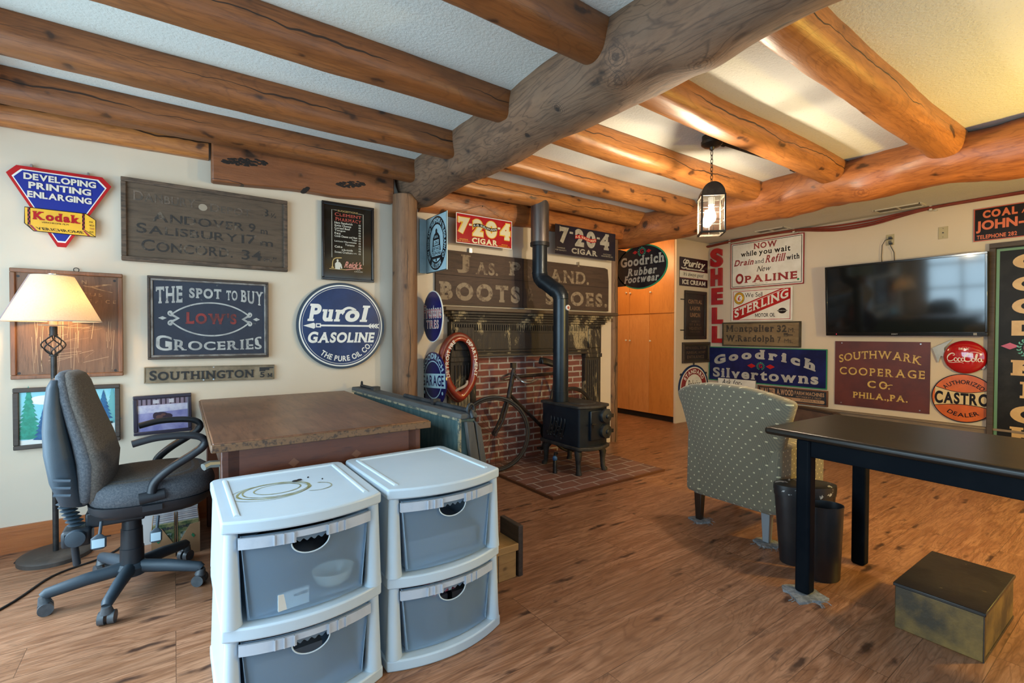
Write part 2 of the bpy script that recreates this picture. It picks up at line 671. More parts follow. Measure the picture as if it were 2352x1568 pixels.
def fit(V, x0, z0, x1, z1):
    ax, bx = min(p[0] for p in V), max(p[0] for p in V)
    ay, by = min(p[1] for p in V), max(p[1] for p in V)
    return [((x - ax) / (bx - ax) * (x1 - x0) + x0, (y - ay) / (by - ay) * (z1 - z0) + z0) for x, y in V]


# ------------------------------------------------------------------ 2-D outlines


def rectp(x0, z0, x1, z1):
    return [(x0, z0), (x1, z0), (x1, z1), (x0, z1)]


def ell(cx, cz, rx, rz=None, n=64, a0=0, a1=2 * PI):
    rz = rz or rx
    full = abs(a1 - a0 - 2 * PI) < 1e-6
    return [(cx + rx * math.cos(a0 + (a1 - a0) * i / (n if full else n - 1)), cz + rz * math.sin(a0 + (a1 - a0) * i / (n if full else n - 1))) for i in range(n)]


def ringq(cx, cz, r0, r1, k=1., n=64, a0=0., a1=2 * PI):
    """quads of a ring, k = vertical / horizontal radius"""
    out = []
    for i in range(n):
        p, q = a0 + (a1 - a0) * i / n, a0 + (a1 - a0) * (i + 1) / n
        out.append([(cx + r0 * math.cos(p), cz + k * r0 * math.sin(p)), (cx + r1 * math.cos(p), cz + k * r1 * math.sin(p)),
                    (cx + r1 * math.cos(q), cz + k * r1 * math.sin(q)), (cx + r0 * math.cos(q), cz + k * r0 * math.sin(q))])
    return out


def stroke(pts, w, closed=False):
    out = []
    n = len(pts)
    L, R = [], []
    ws = w if isinstance(w, (list, tuple)) else [w] * n
    for i in range(n):
        a = pts[(i - 1) % n] if closed or i else pts[0]
        b = pts[(i + 1) % n] if closed or i < n - 1 else pts[-1]
        dx, dz = b[0] - a[0], b[1] - a[1]
        l = math.hypot(dx, dz) or 1
        L.append((pts[i][0] - dz / l * ws[i] / 2, pts[i][1] + dx / l * ws[i] / 2))
        R.append((pts[i][0] + dz / l * ws[i] / 2, pts[i][1] - dx / l * ws[i] / 2))
    for i in range(n if closed else n - 1):
        j = (i + 1) % n
        out.append([L[i], R[i], R[j], L[j]])
    return out


def bez(p0, p1, p2, p3, n=14):
    return [tuple((1 - t) ** 3 * a + 3 * (1 - t) ** 2 * t * b + 3 * (1 - t) * t * t * c + t ** 3 * d for a, b, c, d in zip(p0, p1, p2, p3)) for t in (i / n for i in range(n + 1))]


def frameq(x0, z0, x1, z1, w):
    return [rectp(x0, z0, x1, z0 + w), rectp(x0, z1 - w, x1, z1), rectp(x0, z0 + w, x0 + w, z1 - w), rectp(x1 - w, z0 + w, x1, z1 - w)]


WALL_Y, HALL_Y, WALL_X = 3.70, 3.97, 6.28


class Sign:
    """a flat sign: local x to the viewer's right, z up, -y towards the viewer"""

    def __init__(s, name, label, wall, u, z, t=.006, off=.004, cat='sign', group=None, roll=0., panel='panel', x=None):
        loc, rz = {'A': ((u, WALL_Y - off, z), 0), 'H': ((u, HALL_Y - off, z), 0), 'R': ((WALL_X - off, u, z), -PI / 2), 'X': ((x, u, z), -PI / 2)}[wall]
        s.o = thing(name, label, cat, loc, rz, group)
        s.o.rotation_euler = Matrix.Rotation(rz, 3, 'Z').to_4x4().to_euler()
        if roll:
            s.o.rotation_euler = (Matrix.Rotation(rz, 3, 'Z') @ Matrix.Rotation(-roll, 3, 'Y')).to_euler()
        s.t = t
        s.parts = {}
        s.pn = panel

    def slab(s, pts, m, t=None, part=None, back=0.):
        MB().prism(pts, back, -(t or s.t)).build(part or s.pn, m, s.o)

    def _mb(s, part):
        return s.parts.setdefault(part, (MB(), [], []))

    def _put(s, part, m, V, F):
        mb, mats, idx = s._mb(part)
        if m not in mats:
            mats.append(m)
        mb.add(V, F)
        idx += [mats.index(m)] * len(F)

    def _text(s, part, m, P, F):
        """each face on its own hair-thin level, so overlapping pieces of a letter never share a plane"""
        V2, F2 = [], []
        for i, f in enumerate(F):
            k = len(V2)
            V2 += [(P[j][0], P[j][1] - (i % 7) * .00002, P[j][2]) for j in f]
            F2.append(tuple(range(k, k + len(f))))
        s._put(part, m, V2, F2)

    def q(s, part, m, polys, lay=1):
        y = -s.t - .0007 * lay
        for p in polys:
            s.n = getattr(s, 'n', 0) + 1
            yy = y - .00002 - (s.n % 8) * .00004
            s._put(part, m, [(a, yy, b) for a, b in p], [tuple(range(len(p)))])

    def T(s, m, text, x0, z0, x1, z1, lay=2, warp=None, part='lettering', **k):
        V, F = layout(text, **k)
        V = fit(V, x0, z0, x1, z1)
        if warp:
            V = [warp(a, b) for a, b in V]
        y = -s.t - .0007 * lay
        s._text(part, m, [(a, y - e * 2, b) for (a, b), e in zip(V, EX)], F)

    def ring(s, m, text, cx, cz, r0, r1, a0, a1, lay=2, k=1., part='lettering', **kw):
        """text along a circle from angle a0 to a1 (degrees, seen from the front); r0 = baseline, r1 = cap line"""
        V, F = layout(text, **kw)
        V = fit(V, 0, 0, 1, 1)
        y = -s.t - .0007 * lay
        P = []
        for a, b in V:
            an = math.radians(a0 + (a1 - a0) * a)
            r = r0 + (r1 - r0) * b
            P.append((cx + r * math.cos(an), y, cz + k * r * math.sin(an)))
        s._text(part, m, P, F)

    def frame(s, x0, z0, x1, z1, w, d, m, name='frame', prof=True):
        mb = MB()
        for (a, b, c, e) in ((x0, z0, x1, z0 + w), (x0, z1 - w, x1, z1), (x0, z0 + w, x0 + w, z1 - w), (x1 - w, z0 + w, x1, z1 - w)):
            mb.box(a, c, -d, 0, b, e)
        return mb.build(name, m, s.o, bevel=min(.004, w * .2))

    def done(s):
        for part, (mb, mats, idx) in s.parts.items():
            o = mb.build(part, mats[0], s.o, recalc=False)
            for m in mats[1:]:
                o.data.materials.append(m)
            for i, k in enumerate(idx):
                o.data.polygons[i].material_index = k
        s.parts = {}
        return s.o


def wreath(s, cx, cz, w, h, green, red, lay=2, r='G'):
    """laurel wreath round a small red letter with a red lozenge on each side"""
    for sx in (-1, 1):
        for i in range(7):
            a = -1.25 + i * .42
            px, pz = cx + sx * .36 * w * math.cos(a), cz + .42 * h * math.sin(a)
            for da in (.9, -.5):
                t = a + PI / 2 + da
                dx, dz = sx * math.cos(t) * .16 * w, math.sin(t) * .16 * h
                s.q('emblem', green, [[(px, pz), (px + dx * .5 - dz * .25, pz + dz * .5 + dx * .25), (px + dx, pz + dz), (px + dx * .5 + dz * .25, pz + dz * .5 - dx * .25)]], lay)
    s.T(red, r, cx - .17 * w, cz - .24 * h, cx + .17 * w, cz + .26 * h, lay, part='emblem', bold=.02)


def lozenge(cx, cz, w, h):
    return [(cx - w / 2, cz), (cx, cz - h / 2), (cx + w / 2, cz), (cx, cz + h / 2)]


# ------------------------------------------------------------------ shared materials
NAVY = mat('navy_enamel', (.010, .016, .105), .3, spec=.3, c2=(.006, .009, .06), ns=3, chip=((.05, .03, .03), 30, .72))
PUROLBLUE = mat('purol_blue_enamel', (.010, .030, .115), .32, spec=.3, c2=(.006, .018, .075), ns=3)
BLUE = mat('royal_blue_enamel', (.018, .030, .23), .2, spec=.3)
WHITE = mat('white_enamel', (.74, .73, .68), .25, spec=.3, c2=(.66, .64, .58), ns=5, chip=((.10, .05, .03), 24, .77))
CREAMP = mat('cream_lettering', (.66, .61, .48), .45, c2=(.52, .46, .34), ns=30)
RED = mat('red_enamel', (.42, .018, .020), .2, spec=.3, c2=(.33, .012, .016), ns=4, chip=((.06, .02, .02), 26, .75))
DRED = mat('dark_red_paint', (.27, .015, .02), .4, c2=(.2, .012, .016), ns=12)
BLACK = mat('black_enamel', (.010, .009, .012), .2, spec=.3, c2=(.018, .014, .016), ns=5)
BLACKP = mat('black_paint', (.013, .012, .012), .5)
YELLOW = mat('yellow_enamel', (.74, .42, .03), .25, c2=(.66, .36, .03), ns=6)
GREEN = mat('green_enamel', (.03, .22, .10), .25)
TEALG = mat('wreath_green', (.06, .30, .17), .3)
ORANGE = mat('orange_enamel', (.62, .13, .02), .25, c2=(.5, .10, .018), ns=6)
GOLD = mat('gold_lettering', (.60, .40, .10), .4, c2=(.42, .26, .06), ns=25, lo=.45)
PALEB = mat('pale_blue_enamel', (.42, .58, .62), .3, c2=(.34, .50, .55), ns=6, chip=((.08, .03, .02), 18, .77))
SCREW = mat('steel', (.5, .5, .5), .3, 1)
IRON = mat('black_iron', (.012, .012, .014), .42, .4, c2=(.03, .026, .024), ns=12, bump=.1, bs=60)
IRONG = mat('iron_grey', (.05, .055, .06), .5, .5, c2=(.025, .025, .028), ns=14, bump=.15)
BLKPLASTIC = mat('black_plastic', (.014, .016, .020), .35)
PINE_TRIM = wood('pine_trim', (.42, .130, .034), (.26, .07, .018), axis='x', ks=1.1, crack=False, rough=.4, grain=16)
OLDWOOD = wood('old_brown_board', (.20, .105, .055), (.05, .026, .015), axis='z', knots=False, crack=False, rough=.55, grain=12)
GREYWOOD = wood('weathered_grey_board', (.155, .125, .098), (.045, .036, .03), axis='x', knots=False, crack=False, rough=.85, grain=15, bump=.5)
FRAMEWOOD = wood('dark_worn_frame', (.065, .045, .034), (.02, .014, .011), axis='x', knots=False, crack=False, rough=.55)
BLKFRAME = mat('black_frame', (.012, .009, .009), .22, coat=.3)
# ------------------------------------------------------------------ the room
CEIL = 2.5
WALLM = plaster('wall_paint', (.62, .525, .415), (.59, .495, .38), bump=.08, bs=25)
CEILM = plaster('stippled_ceiling', (.62, .62, .58), (.58, .58, .53), shade_dots=((.34, .33, .30), 120, .66), bump=.55, bs=75)  # dark dots paint the small shadows of the stipple into the colour
FLOORM = floor_mat()
struct('floor', MB().box(-1.3, 6.5, -1.9, 6.2, -.12, 0), FLOORM)
struct('ceiling', MB().box(-1.3, 6.5, -1.9, 6.2, CEIL, CEIL + .1), CEILM)
struct('wall_back', MB().box(-1.3, 3.975, WALL_Y, WALL_Y + .14, 0, CEIL), WALLM)
struct('wall_hall', MB().box(5.52, 6.28, HALL_Y, HALL_Y + .03, 0, CEIL), WALLM)
struct('wall_right', MB().box(WALL_X, WALL_X + .12, -1.9, HALL_Y + .03, 0, CEIL), WALLM)
struct('wall_hall_end', MB().box(3.9, 6.4, 6.0, 6.12, 0, CEIL), WALLM)
struct('wall_hall_left', MB().box(3.87, 3.975, WALL_Y + .14, 6.0, 0, CEIL), WALLM)
# left wall with a big window opening
struct('wall_left', MB().box(-1.3, -1.2, -1.9, .4, 0, CEIL).box(-1.3, -1.2, 3.3, 3.7, 0, CEIL).box(-1.3, -1.2, .4, 3.3, 0, .15).box(-1.3, -1.2, .4, 3.3, 2.2, CEIL), WALLM)
struct('wall_front', MB().box(-1.3, -.6, -1.8, -1.7, 0, CEIL).box(4.0, 6.4, -1.8, -1.7, 0, CEIL).box(-.6, 4.0, -1.8, -1.7, 0, .4).box(-.6, 4.0, -1.8, -1.7, 2.3, CEIL), WALLM)
wf = mat('white_window_frame', (.62, .62, .60), .4)
mb = MB()
for y in (.4, .98, 1.56, 2.14, 2.70, 3.26):
    mb.box(-1.28, -1.24, y, y + .04, .15, 2.2)
for z in (.15, .66, 1.17, 1.68, 2.16):
    mb.box(-1.28, -1.24, .4, 3.3, z, z + .04)
struct('window_1', mb, wf)
mb = MB()
for x in (-.6, .5, 1.65, 2.8, 3.94):
    mb.box(x, x + .06, -1.78, -1.7, .4, 2.3)
for z in (.4, 1.3, 2.24):
    mb.box(-.6, 4.0, -1.78, -1.7, z, z + .06)
struct('window_2', mb, wf)
struct('baseboard_back', MB().box(-1.2, 1.42, WALL_Y - .018, WALL_Y, 0, .142), PINE_TRIM)
# rough board footing under the signs on the right wall
mb = MB().box(WALL_X - .035, WALL_X, -1.7, HALL_Y, 0, .315).box(WALL_X - .05, WALL_X, -1.7, HALL_Y, .315, .335)
struct('baseboard_right', mb, wood('rough_ledge_board', (.26, .20, .15), (.10, .07, .05), axis='y', crack=False, rough=.8, bump=.5, knots=False))

# ------------------------------------------------------------------ log beams
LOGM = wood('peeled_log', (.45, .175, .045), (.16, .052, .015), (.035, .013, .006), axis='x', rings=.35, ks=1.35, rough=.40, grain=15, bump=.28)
LOGD = wood('peeled_log_shaded', (.255, .090, .025), (.085, .028, .009), (.03, .012, .006), axis='x', rings=.35, ks=1.35, rough=.42, grain=15, bump=.28)  # same wood as the orange joists, dimmer light on the left put into the colour
BEAMM = wood('peeled_log_red', (.42, .14, .036), (.14, .038, .012), (.025, .01, .005), axis='x', spots=((4.93, .165, -.01, .075), (5.06, .16, .02, .07), (3.58, .16, -.05, .04), (4.55, .135, -.10, .03), (2.66, .13, .10, .04), (3.02, .125, -.11, .05)), rings=.45, ks=1.2, rough=.38, grain=9, bump=.35, crack=False)
MAINM = wood('weathered_main_log', (.215, .112, .058), (.052, .027, .015), (.014, .009, .007), axis='x', spots=((3.0, .18, -.115, .06), (3.03, .135, -.17, .05), (2.72, .04, -.215, .045), (3.42, .14, -.16, .035), (4.51, .125, -.165, .03), (3.72, .10, -.18, .03), (2.2, .15, -.14, .04)), rings=.6, ks=1.0, rough=.75, grain=6, bump=.6, grey=(.185, .112, .066), crack=False)
POSTM = wood('post_log', (.235, .118, .055), (.085, .038, .018), (.02, .01, .006), axis='z', ks=1.3, rough=.6, grain=13, bump=.35)
SLABM = wood('dark_slab', (.27, .095, .032), (.09, .030, .012), (.010, .006, .004), axis='x', ks=.9, rough=.5, grain=10, bump=.4)


def log(name, label, p0, p1, r0, r1, m, seed, bump=.05, sq=2.0, lumps=(), seg=30, n=70, bend=0., ky=1., freq=2.2, cat='beam', group=None, axis='x'):
    """a peeled log with a wandering outline; local x (or z) runs along it"""
    p0, p1 = Vector(p0), Vector(p1)
    L = (p1 - p0).length
    mb = MB()
    vs, fs = [], []
    for i in range(n + 1):
        t = i / n
        x = L * t
        oy = bend * mnoise.noise(Vector((x * .7, seed, .3)))
        oz = bend * mnoise.noise(Vector((x * .7, seed, 5.3))) * .7
        for j in range(seg):
            a = 2 * PI * j / seg
            ca, sa = math.cos(a), math.sin(a)
            k = (abs(ca) ** sq + abs(sa) ** sq) ** (-1 / sq)
            r = (r0 + (r1 - r0) * t) * k
            r *= 1 + bump * 2 * mnoise.noise(Vector((x * freq, ca * .8 + seed, sa * .8))) + bump * .5 * mnoise.noise(Vector((x * freq * 4, ca * 2 + seed, sa * 2)))
            for (lx, la, amp, wd) in lumps:
                dd = ((x - lx) / wd) ** 2 + (((a - la + PI) % (2 * PI) - PI) * (r0 + r1) / 2 / wd) ** 2
                if dd < 8:
                    r += amp * math.exp(-dd)
            vs.append((x, r * ca * ky + oy, r * sa + oz) if axis == 'x' else (r * ca + oy, r * sa + oz, x))
    for i in range(n):
        for j in range(seg):
            fs.append((i * seg + j, i * seg + (j + 1) % seg, (i + 1) * seg + (j + 1) % seg, (i + 1) * seg + j))
    fs.append(tuple(range(seg - 1, -1, -1)))
    fs.append(tuple(range(n * seg, (n + 1) * seg)))
    mb.add(vs, fs)
    o = mb.build(name, m, smooth=55)
    o.location = p0
    if axis == 'x':
        d = (p1 - p0).normalized()
        yv = Vector((0, 0, 1)).cross(d).normalized()
        zv = d.cross(yv)
        o.rotation_euler = Matrix((d, yv, zv)).transposed().to_euler()
    return tag(o, label, cat, group)


log('main_beam', 'huge grey weathered log beam crossing the ceiling from the foreground to the round post', (1.66, -1.65, 2.45), (1.665, 3.69, 2.45), .205, .20, MAINM, 3.1,
    bump=.07, lumps=((3.0, -.56, .040, .15), (3.04, -.9, .022, .06), (2.72, -1.37, .040, .12), (3.42, -.86, .016, .06), (4.51, -.92, .02, .07), (2.2, -.7, .02, .08), (4.0, -1.3, .02, .15)), seg=48, n=220, freq=1.6)
log('main_beam', 'log beam whose cut end just shows at the upper left edge of the photo', (-.95, -1.65, 2.43), (-.95, 3.62, 2.43), .205, .205, LOGM, 9.4, bump=.04, n=60)
log('cross_beam', 'crooked orange log beam over the doorway post, carrying the joist ends near the television wall', (4.20, -1.65, 2.362), (4.20, 3.99, 2.352), .166, .158, BEAMM, 5.7,
    bump=.12, lumps=((3.02, -.72, .035, .14), (3.58, -.3, .02, .1), (4.55, -.65, .02, .1), (2.66, .6, .03, .12), (2.3, -1.2, .03, .2), (4.98, 0, .02, .12)), seg=36, n=150, bend=.05, freq=2.6)
GJ = 'ceiling joists'
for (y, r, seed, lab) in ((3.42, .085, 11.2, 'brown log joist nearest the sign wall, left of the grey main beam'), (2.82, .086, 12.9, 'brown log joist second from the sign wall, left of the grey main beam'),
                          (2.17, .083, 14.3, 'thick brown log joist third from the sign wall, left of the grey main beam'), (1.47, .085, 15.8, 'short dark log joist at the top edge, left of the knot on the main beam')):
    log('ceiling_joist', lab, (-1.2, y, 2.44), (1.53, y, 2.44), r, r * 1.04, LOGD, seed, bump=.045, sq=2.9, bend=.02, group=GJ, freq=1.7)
for (y, r, seed, lab) in ((3.42, .082, 21.2, 'orange log joist nearest the cigar signs, between main beam and cross beam'), (2.82, .080, 22.9, 'orange log joist between the stove pipe joist and the lantern'),
                          (2.17, .085, 24.3, 'orange log joist just behind the hanging lantern'), (1.55, .088, 25.8, 'golden log joist in front of the lantern, beside its ceiling conduit'),
                          (.92, .095, 27.7, 'golden log joist nearest the camera at upper right')):
    log('ceiling_joist', lab, (1.78, y, 2.44), (4.10, y, 2.435), r, r * 1.03, LOGM, seed, bump=.05, sq=3.0, bend=.025, group=GJ, freq=1.9)
log('round_post', 'knotty round log post under the end of the grey main beam', (1.505, 3.60, 0), (1.505, 3.60, 2.29), .100, .096, POSTM, 31, bump=.03, cat='post', axis='z')
log('round_post', 'slim brown log post beside the orange cupboards, at the end of the fireplace wall', (4.030, 3.735, 0), (4.040, 3.735, 2.26), .066, .058, POSTM, 37, bump=.05, cat='post', axis='z')

# half logs and slab along the top of the sign wall
log('wall_log', 'reddish half log along the top of the wall above the film sign', (-1.2, 3.67, 2.40), (.19, 3.67, 2.42), .115, .10, LOGM, 41, bump=.05, sq=3, bend=.05, ky=.55, cat='beam')
mb = MB()
nseg = 40
top, bot = [], []
for i in range(nseg + 1):
    x = 1.22 * i / nseg
    bot.append((x, -.02 + .045 * x + .018 * mnoise.noise(Vector((x * 3.1, 2.2, 0)))))
mb.prism([(1.22, .30)] + [(0, .30)] + bot, -.085, 0)
o = mb.build('slab_beam', SLABM, bevel=.012)
for sx0, sz0, sl, sh2 in ((.19, .135, .13, .024), (.88, .115, .10, .022), (.56, .015, .02, .010)):
    scm = MB()
    for i in range(70):
        a, b_ = random.Random(int(sx0 * 100) + i).uniform(-1, 1), random.Random(i * 7 + 3).uniform(-1, 1)
        b_ *= (1 - a * a) ** .5
        scm.sphere((sx0 + a * sl, -.0855, sz0 + b_ * sh2 + .02 * a), .014, .003, .006, 7, 4)
    scm.build('scar', mat('black_scar', (.014, .009, .007), .9), o)
o.location = (.205, 3.695, 2.197)
tag(o, 'dark red-brown hewn slab with black scars under the joist, above the pharmacy menu', 'beam')
log('wall_log', 'orange wall log behind the hanging wire of the red cigar sign', (1.66, 3.67, 2.35), (4.1, 3.67, 2.37), .15, .125, BEAMM, 47, bump=.09, bend=.04, ky=.5, cat='beam')

# ------------------------------------------------------------------ cupboards in the hall
CUP = wood('honey_plywood', (.62, .245, .055), (.47, .165, .035), axis='z', knots=False, crack=False, rough=.38, grain=5, bump=.05)
CUPL = wood('pale_plywood', (.66, .30, .10), (.52, .21, .06), axis='z', knots=False, crack=False, rough=.38, grain=5, bump=.05)
KNOB = mat('white_knob', (.7, .66, .58), .2)
cup = thing('built_in_cupboard', 'tall built-in orange plywood cupboard with white knobs at the end of the hall', 'cupboard', (5.52, 3.975, 0))
MB().box(.02, .55, .028, 1.75, .08, CEIL - .004).build('carcass', CUP, cup)
MB().box(.06, .5, .03, 1.75, 0, .08).build('toe_kick', mat('toe_kick_black', (.01, .01, .012), .5), cup)
for (y0, y1, z0, z1, m, ky, kz) in ((.03, .436, 1.50, 2.49, CUP, .41, 1.80), (.44, .80, 1.50, 2.49, CUP, .775, 1.81), (.804, 1.16, 1.50, 2.49, CUP, .85, 1.82), (1.164, 1.7, 1.5, 2.49, CUP, 1.2, 1.82),
                                    (.03, .436, .085, 1.485, CUP, .41, 1.11), (.44, .80, .085, 1.485, CUPL, .775, 1.11), (.804, 1.16, .085, 1.485, CUPL, .85, 1.115), (1.164, 1.7, .085, 1.485, CUP, 1.2, 1.1)):
    d = MB().box(0, .02, y0, y1, z0, z1).build('door', m, cup, bevel=.002)
    MB().lathe([(.006, 0), (.006, -.012), (.013, -.018), (.013, -.026), (.007, -.031)], (0, ky, kz), 12, 'x').build('knob', KNOB, d, smooth=True)
# ------------------------------------------------------------------ signs on the left wall
# film sign
s = Sign('enamel_sign', 'blue and red shield-shaped enamel sign with a yellow film box, upper left of the wall', 'A', -.51, 1.89, t=.004, off=.03)
sh = [(-.217, .17), (-.177, .217), (.177, .217), (.218, .17), (.018, -.207), (-.018, -.207)]


def shrink(pts, k, cx=0, cz=.04):
    return [(cx + (x - cx) * k, cz + (z - cz) * k) for x, z in pts]


bx = [(-.146, -.005), (.104, -.006), (.147, -.038), (.146, -.134), (-.112, -.131), (-.147, -.093)]
s.slab(sh, RED)
s.slab(bx, YELLOW, t=.008, part='film_box')
s.q('face', WHITE, [shrink(sh, .90)], 1)
s.q('face', BLUE, [shrink(sh, .865)], 2)
s.t = .008
s.q('border', BLACK, stroke(bx, .004, True) + stroke([(.099, -.1), (.146, -.134)], .003) + stroke([(-.136, -.098), (-.112, -.131)], .003), 1)
s.q('border', DRED, [rectp(-.135, -.098, -.124, -.006), rectp(.088, -.1, .099, -.008)], 1)
s.q('border', BLACK, [rectp(-.135 + (i % 2) * .0055, -.098 + i * .0115, -.1295 + (i % 2) * .0055, -.0865 + i * .0115) for i in range(8)] + [rectp(.088 + (i % 2) * .0055, -.1 + i * .0115, .0935 + (i % 2) * .0055, -.0885 + i * .0115) for i in range(8)], 2)
s.q('border', DRED, [[(-.13, -.1), (-.119, -.1), (-.096, -.13), (-.107, -.13)], [(.09, -.103), (.099, -.103), (.124, -.133), (.113, -.133)]], 1)
CRM = mat('ivory_enamel', (.62, .56, .47), .3)
s.T(CRM, 'DEVELOPING', -.149, .146, .15, .182, bold=.03, gap=.05)
s.T(CRM, 'PRINTING', -.130, .099, .128, .136, bold=.03, gap=.05)
s.T(CRM, 'ENLARGING', -.135, .050, .130, .086, bold=.03, gap=.05)
s.T(RED, 'Kodak', -.115, -.068, .08, -.022, bold=.035, serif=.05, gap=.06, lay=3)
s.T(BLACK, 'VERICHROME FILM', -.08, -.083, .03, -.075)
s.T(BLACK, 'VERICHROME', -.105, -.122, .095, -.108, serif=.04, shear=-.4, bold=.01)
for i, w in enumerate(('FIX', 'NEGA', 'TIVES', 'FILM')):
    s.T(DRED if i == 2 else BLACK, w, .119, -.056 - i * .019, .141 - (i % 3 == 0) * .006, -.046 - i * .019)
mb = MB()
for u in (-.12, .115):
    mb.box(u - .004, u + .004, .0, .03, .2, .235)
mb.build('hanger', SCREW, s.o)
s.done()


def carve(s, m, text, box, **k):
    s.T(m, text, *box, **k)


# distance board
s = Sign('wooden_sign', 'long grey weathered road distance board with dark carved place names in a frame', 'A', .205, 1.883, t=.022)
W2, H2 = .455, .248
s.slab(rectp(-W2 + .012, -H2 + .012, W2 - .012, H2 - .012), wood('distance_board', (.115, .078, .050), (.036, .024, .016), axis='x', knots=False, crack=False, rough=.85, grain=9, bump=.5))
s.frame(-W2, -H2, W2, H2, .026, .036, mat('grey_brown_frame', (.115, .074, .048), .8, c2=(.055, .037, .025), sc_=(3, 3, 14), ns=5, bump=.3))
CARVE = mat('charred_lettering', (.030, .026, .023), .9, c2=(.13, .098, .07), ns=22, lo=.52, hi=.62)
CARVE2 = mat('faded_lettering', (.075, .058, .045), .9, c2=(.15, .11, .08), ns=22, lo=.48, hi=.6)
for (tx, x0, z0, x1, z1, m) in (('DANBURY', -.396, .118, -.085, .178, CARVE2), ('DEPOT.', -.005, .108, .245, .160, CARVE2), ('3', .305, .122, .335, .172, CARVE), ('½', .35, .118, .384, .152, CARVE),
                                ('ANDOVER', -.306, .004, .185, .066, CARVE), ('9', .215, .004, .255, .062, CARVE), ('m', .287, -.002, .329, .028, CARVE), ('SALISBURY', -.383, -.075, .148, -.014, CARVE),
                                ('17', .172, -.078, .262, -.016, CARVE), ('m', .285, -.082, .362, -.05, CARVE), ('CONCORD.', -.36, -.180, .12, -.110, CARVE), ('34', .172, -.186, .293, -.120, CARVE), ('m"', .306, -.190, .384, -.154, CARVE)):
    s.T(m, tx, x0, z0, x1, z1, first=1.18 if len(tx) > 3 else 1, gap=.11, bold=.008)
s.q('scar', mat('bare_patch', (.30, .245, .18), .9), [ell(-.045, .128, .024, .022, 20)], 1)
s.done()

# blackened board behind the lamp
s = Sign('wooden_sign', 'brown scratched notice board with faint gold lettering hanging behind the lamp shade', 'A', -.483, 1.249, t=.018)
s.slab(rectp(-.225, -.29, .225, .29), OLDWOOD)
s.frame(-.237, -.303, .237, .303, .022, .03, wood('reddish_worn_frame', (.24, .105, .05), (.10, .045, .022), axis='z', knots=False, crack=False, rough=.5))
SCR = mat('scratch', (.50, .36, .22), .8)
rnd = random.Random(4)
ln = []
for i in range(34):
    x = rnd.uniform(-.15, .2)
    z0 = rnd.uniform(-.28, -.06)
    ln += stroke([(x, z0), (x + rnd.uniform(-.012, .012), min(.02, z0 + rnd.uniform(.05, .24)))], rnd.uniform(.0006, .0022))
for i in range(16):
    x, z = rnd.uniform(-.1, .08), rnd.uniform(-.25, .02)
    ln += stroke([(x, z), (x + rnd.uniform(.04, .13), z + rnd.uniform(-.004, .04))], rnd.uniform(.0005, .0016))
s.q('scratches', SCR, ln, 1)
FG = mat('faint_gilt', (.46, .30, .15), .6, c2=(.2, .1, .05), ns=40)
s.T(FG, 'N', .055, .235, .075, .255)
s.T(FG, 'STATUS', -.06, .165, .145, .183, gap=.3)
s.T(FG, 'OFFICE', .05, .125, .205, .145, gap=.5)
s.q('lettering', FG, stroke(bez((.06, .225), (.11, .205), (.14, .24), (.19, .235)), [.002 + .008 * math.sin(PI * i / 14) for i in range(15)]) + stroke(bez((.1, .215), (.13, .205), (.15, .2), (.19, .19)), .004), 2)
mb = MB().tube([(.03 + .012 * math.cos(t), -.006, .313 + .012 * math.sin(t)) for t in [2 * PI * i / 12 for i in range(12)]], .002, 6, True)
mb.build('hanging_ring', IRON, s.o)
s.q('holes', BLACKP, [ell(u, v, .007, n=12) for u in (-.205, .2) for v in (-.27, .26)], 1)
s.done()

# groceries sign
s = Sign('wooden_sign', 'dark blue painted grocery sign with white letters and a red name in an oval', 'A', .204, 1.295, t=.02)
LB = mat('worn_navy_paint', (.010, .015, .032), .55, c2=(.018, .026, .046), ns=7, lo=.5, hi=.7, chip=((.09, .09, .085), 26, .70))
LW = mat('worn_white_paint', (.40, .40, .38), .6, c2=(.27, .27, .26), ns=18, chip=((.05, .05, .06), 40, .68))
LR = mat('worn_red_paint', (.22, .022, .018), .6, c2=(.08, .014, .014), ns=14)
s.slab(rectp(-.33, -.255, .33, .255), LB)
s.frame(-.333, -.258, .333, .258, .014, .034, FRAMEWOOD)
s.frame(-.319, -.244, .319, .244, .013, .028, mat('grey_inner_frame', (.24, .22, .20), .7, c2=(.12, .10, .09), ns=14), 'inner_frame')


def arch(x, z):
    return (x, z - .55 * x * x * (1 - 0.0 * z) - .0)


s.T(LW, 'THE', -.291, .10, -.156, .205, bold=.02, serif=.05, warp=lambda x, z: (x, z + .10 * (x + .156) * (1 if z > .15 else .9)))
s.T(LW, 'SPOT', -.121, .130, .055, .195, bold=.03, serif=.05)
s.T(LW, 'TO', .083, .124, .147, .190, bold=.02, serif=.05)
s.T(LW, 'BUY', .167, .118, .301, .196, bold=.02, serif=.05, warp=lambda x, z: (x, z + (-.20 if z < .15 else -.05) * (x - .167)))
s.T(LR, "LOW'S", -.141, -.035, .141, .040, bold=.03, serif=.06, first=1.1)
s.T(LW, 'GROCERIES', -.293, -.205, .291, -.135, bold=.02, serif=.05, first=1.25, warp=lambda x, z: (x, z + (.42 * x * x if z > -.17 else .03 * x * x)))
top = bez((-.215, .022), (-.10, .13), (.10, .13), (.215, .022), 24)
bot = bez((-.215, -.022), (-.10, -.14), (.10, -.14), (.215, -.022), 24)
s.q('scrollwork', LW, stroke(top, .009) + stroke(bot, .009), 2)
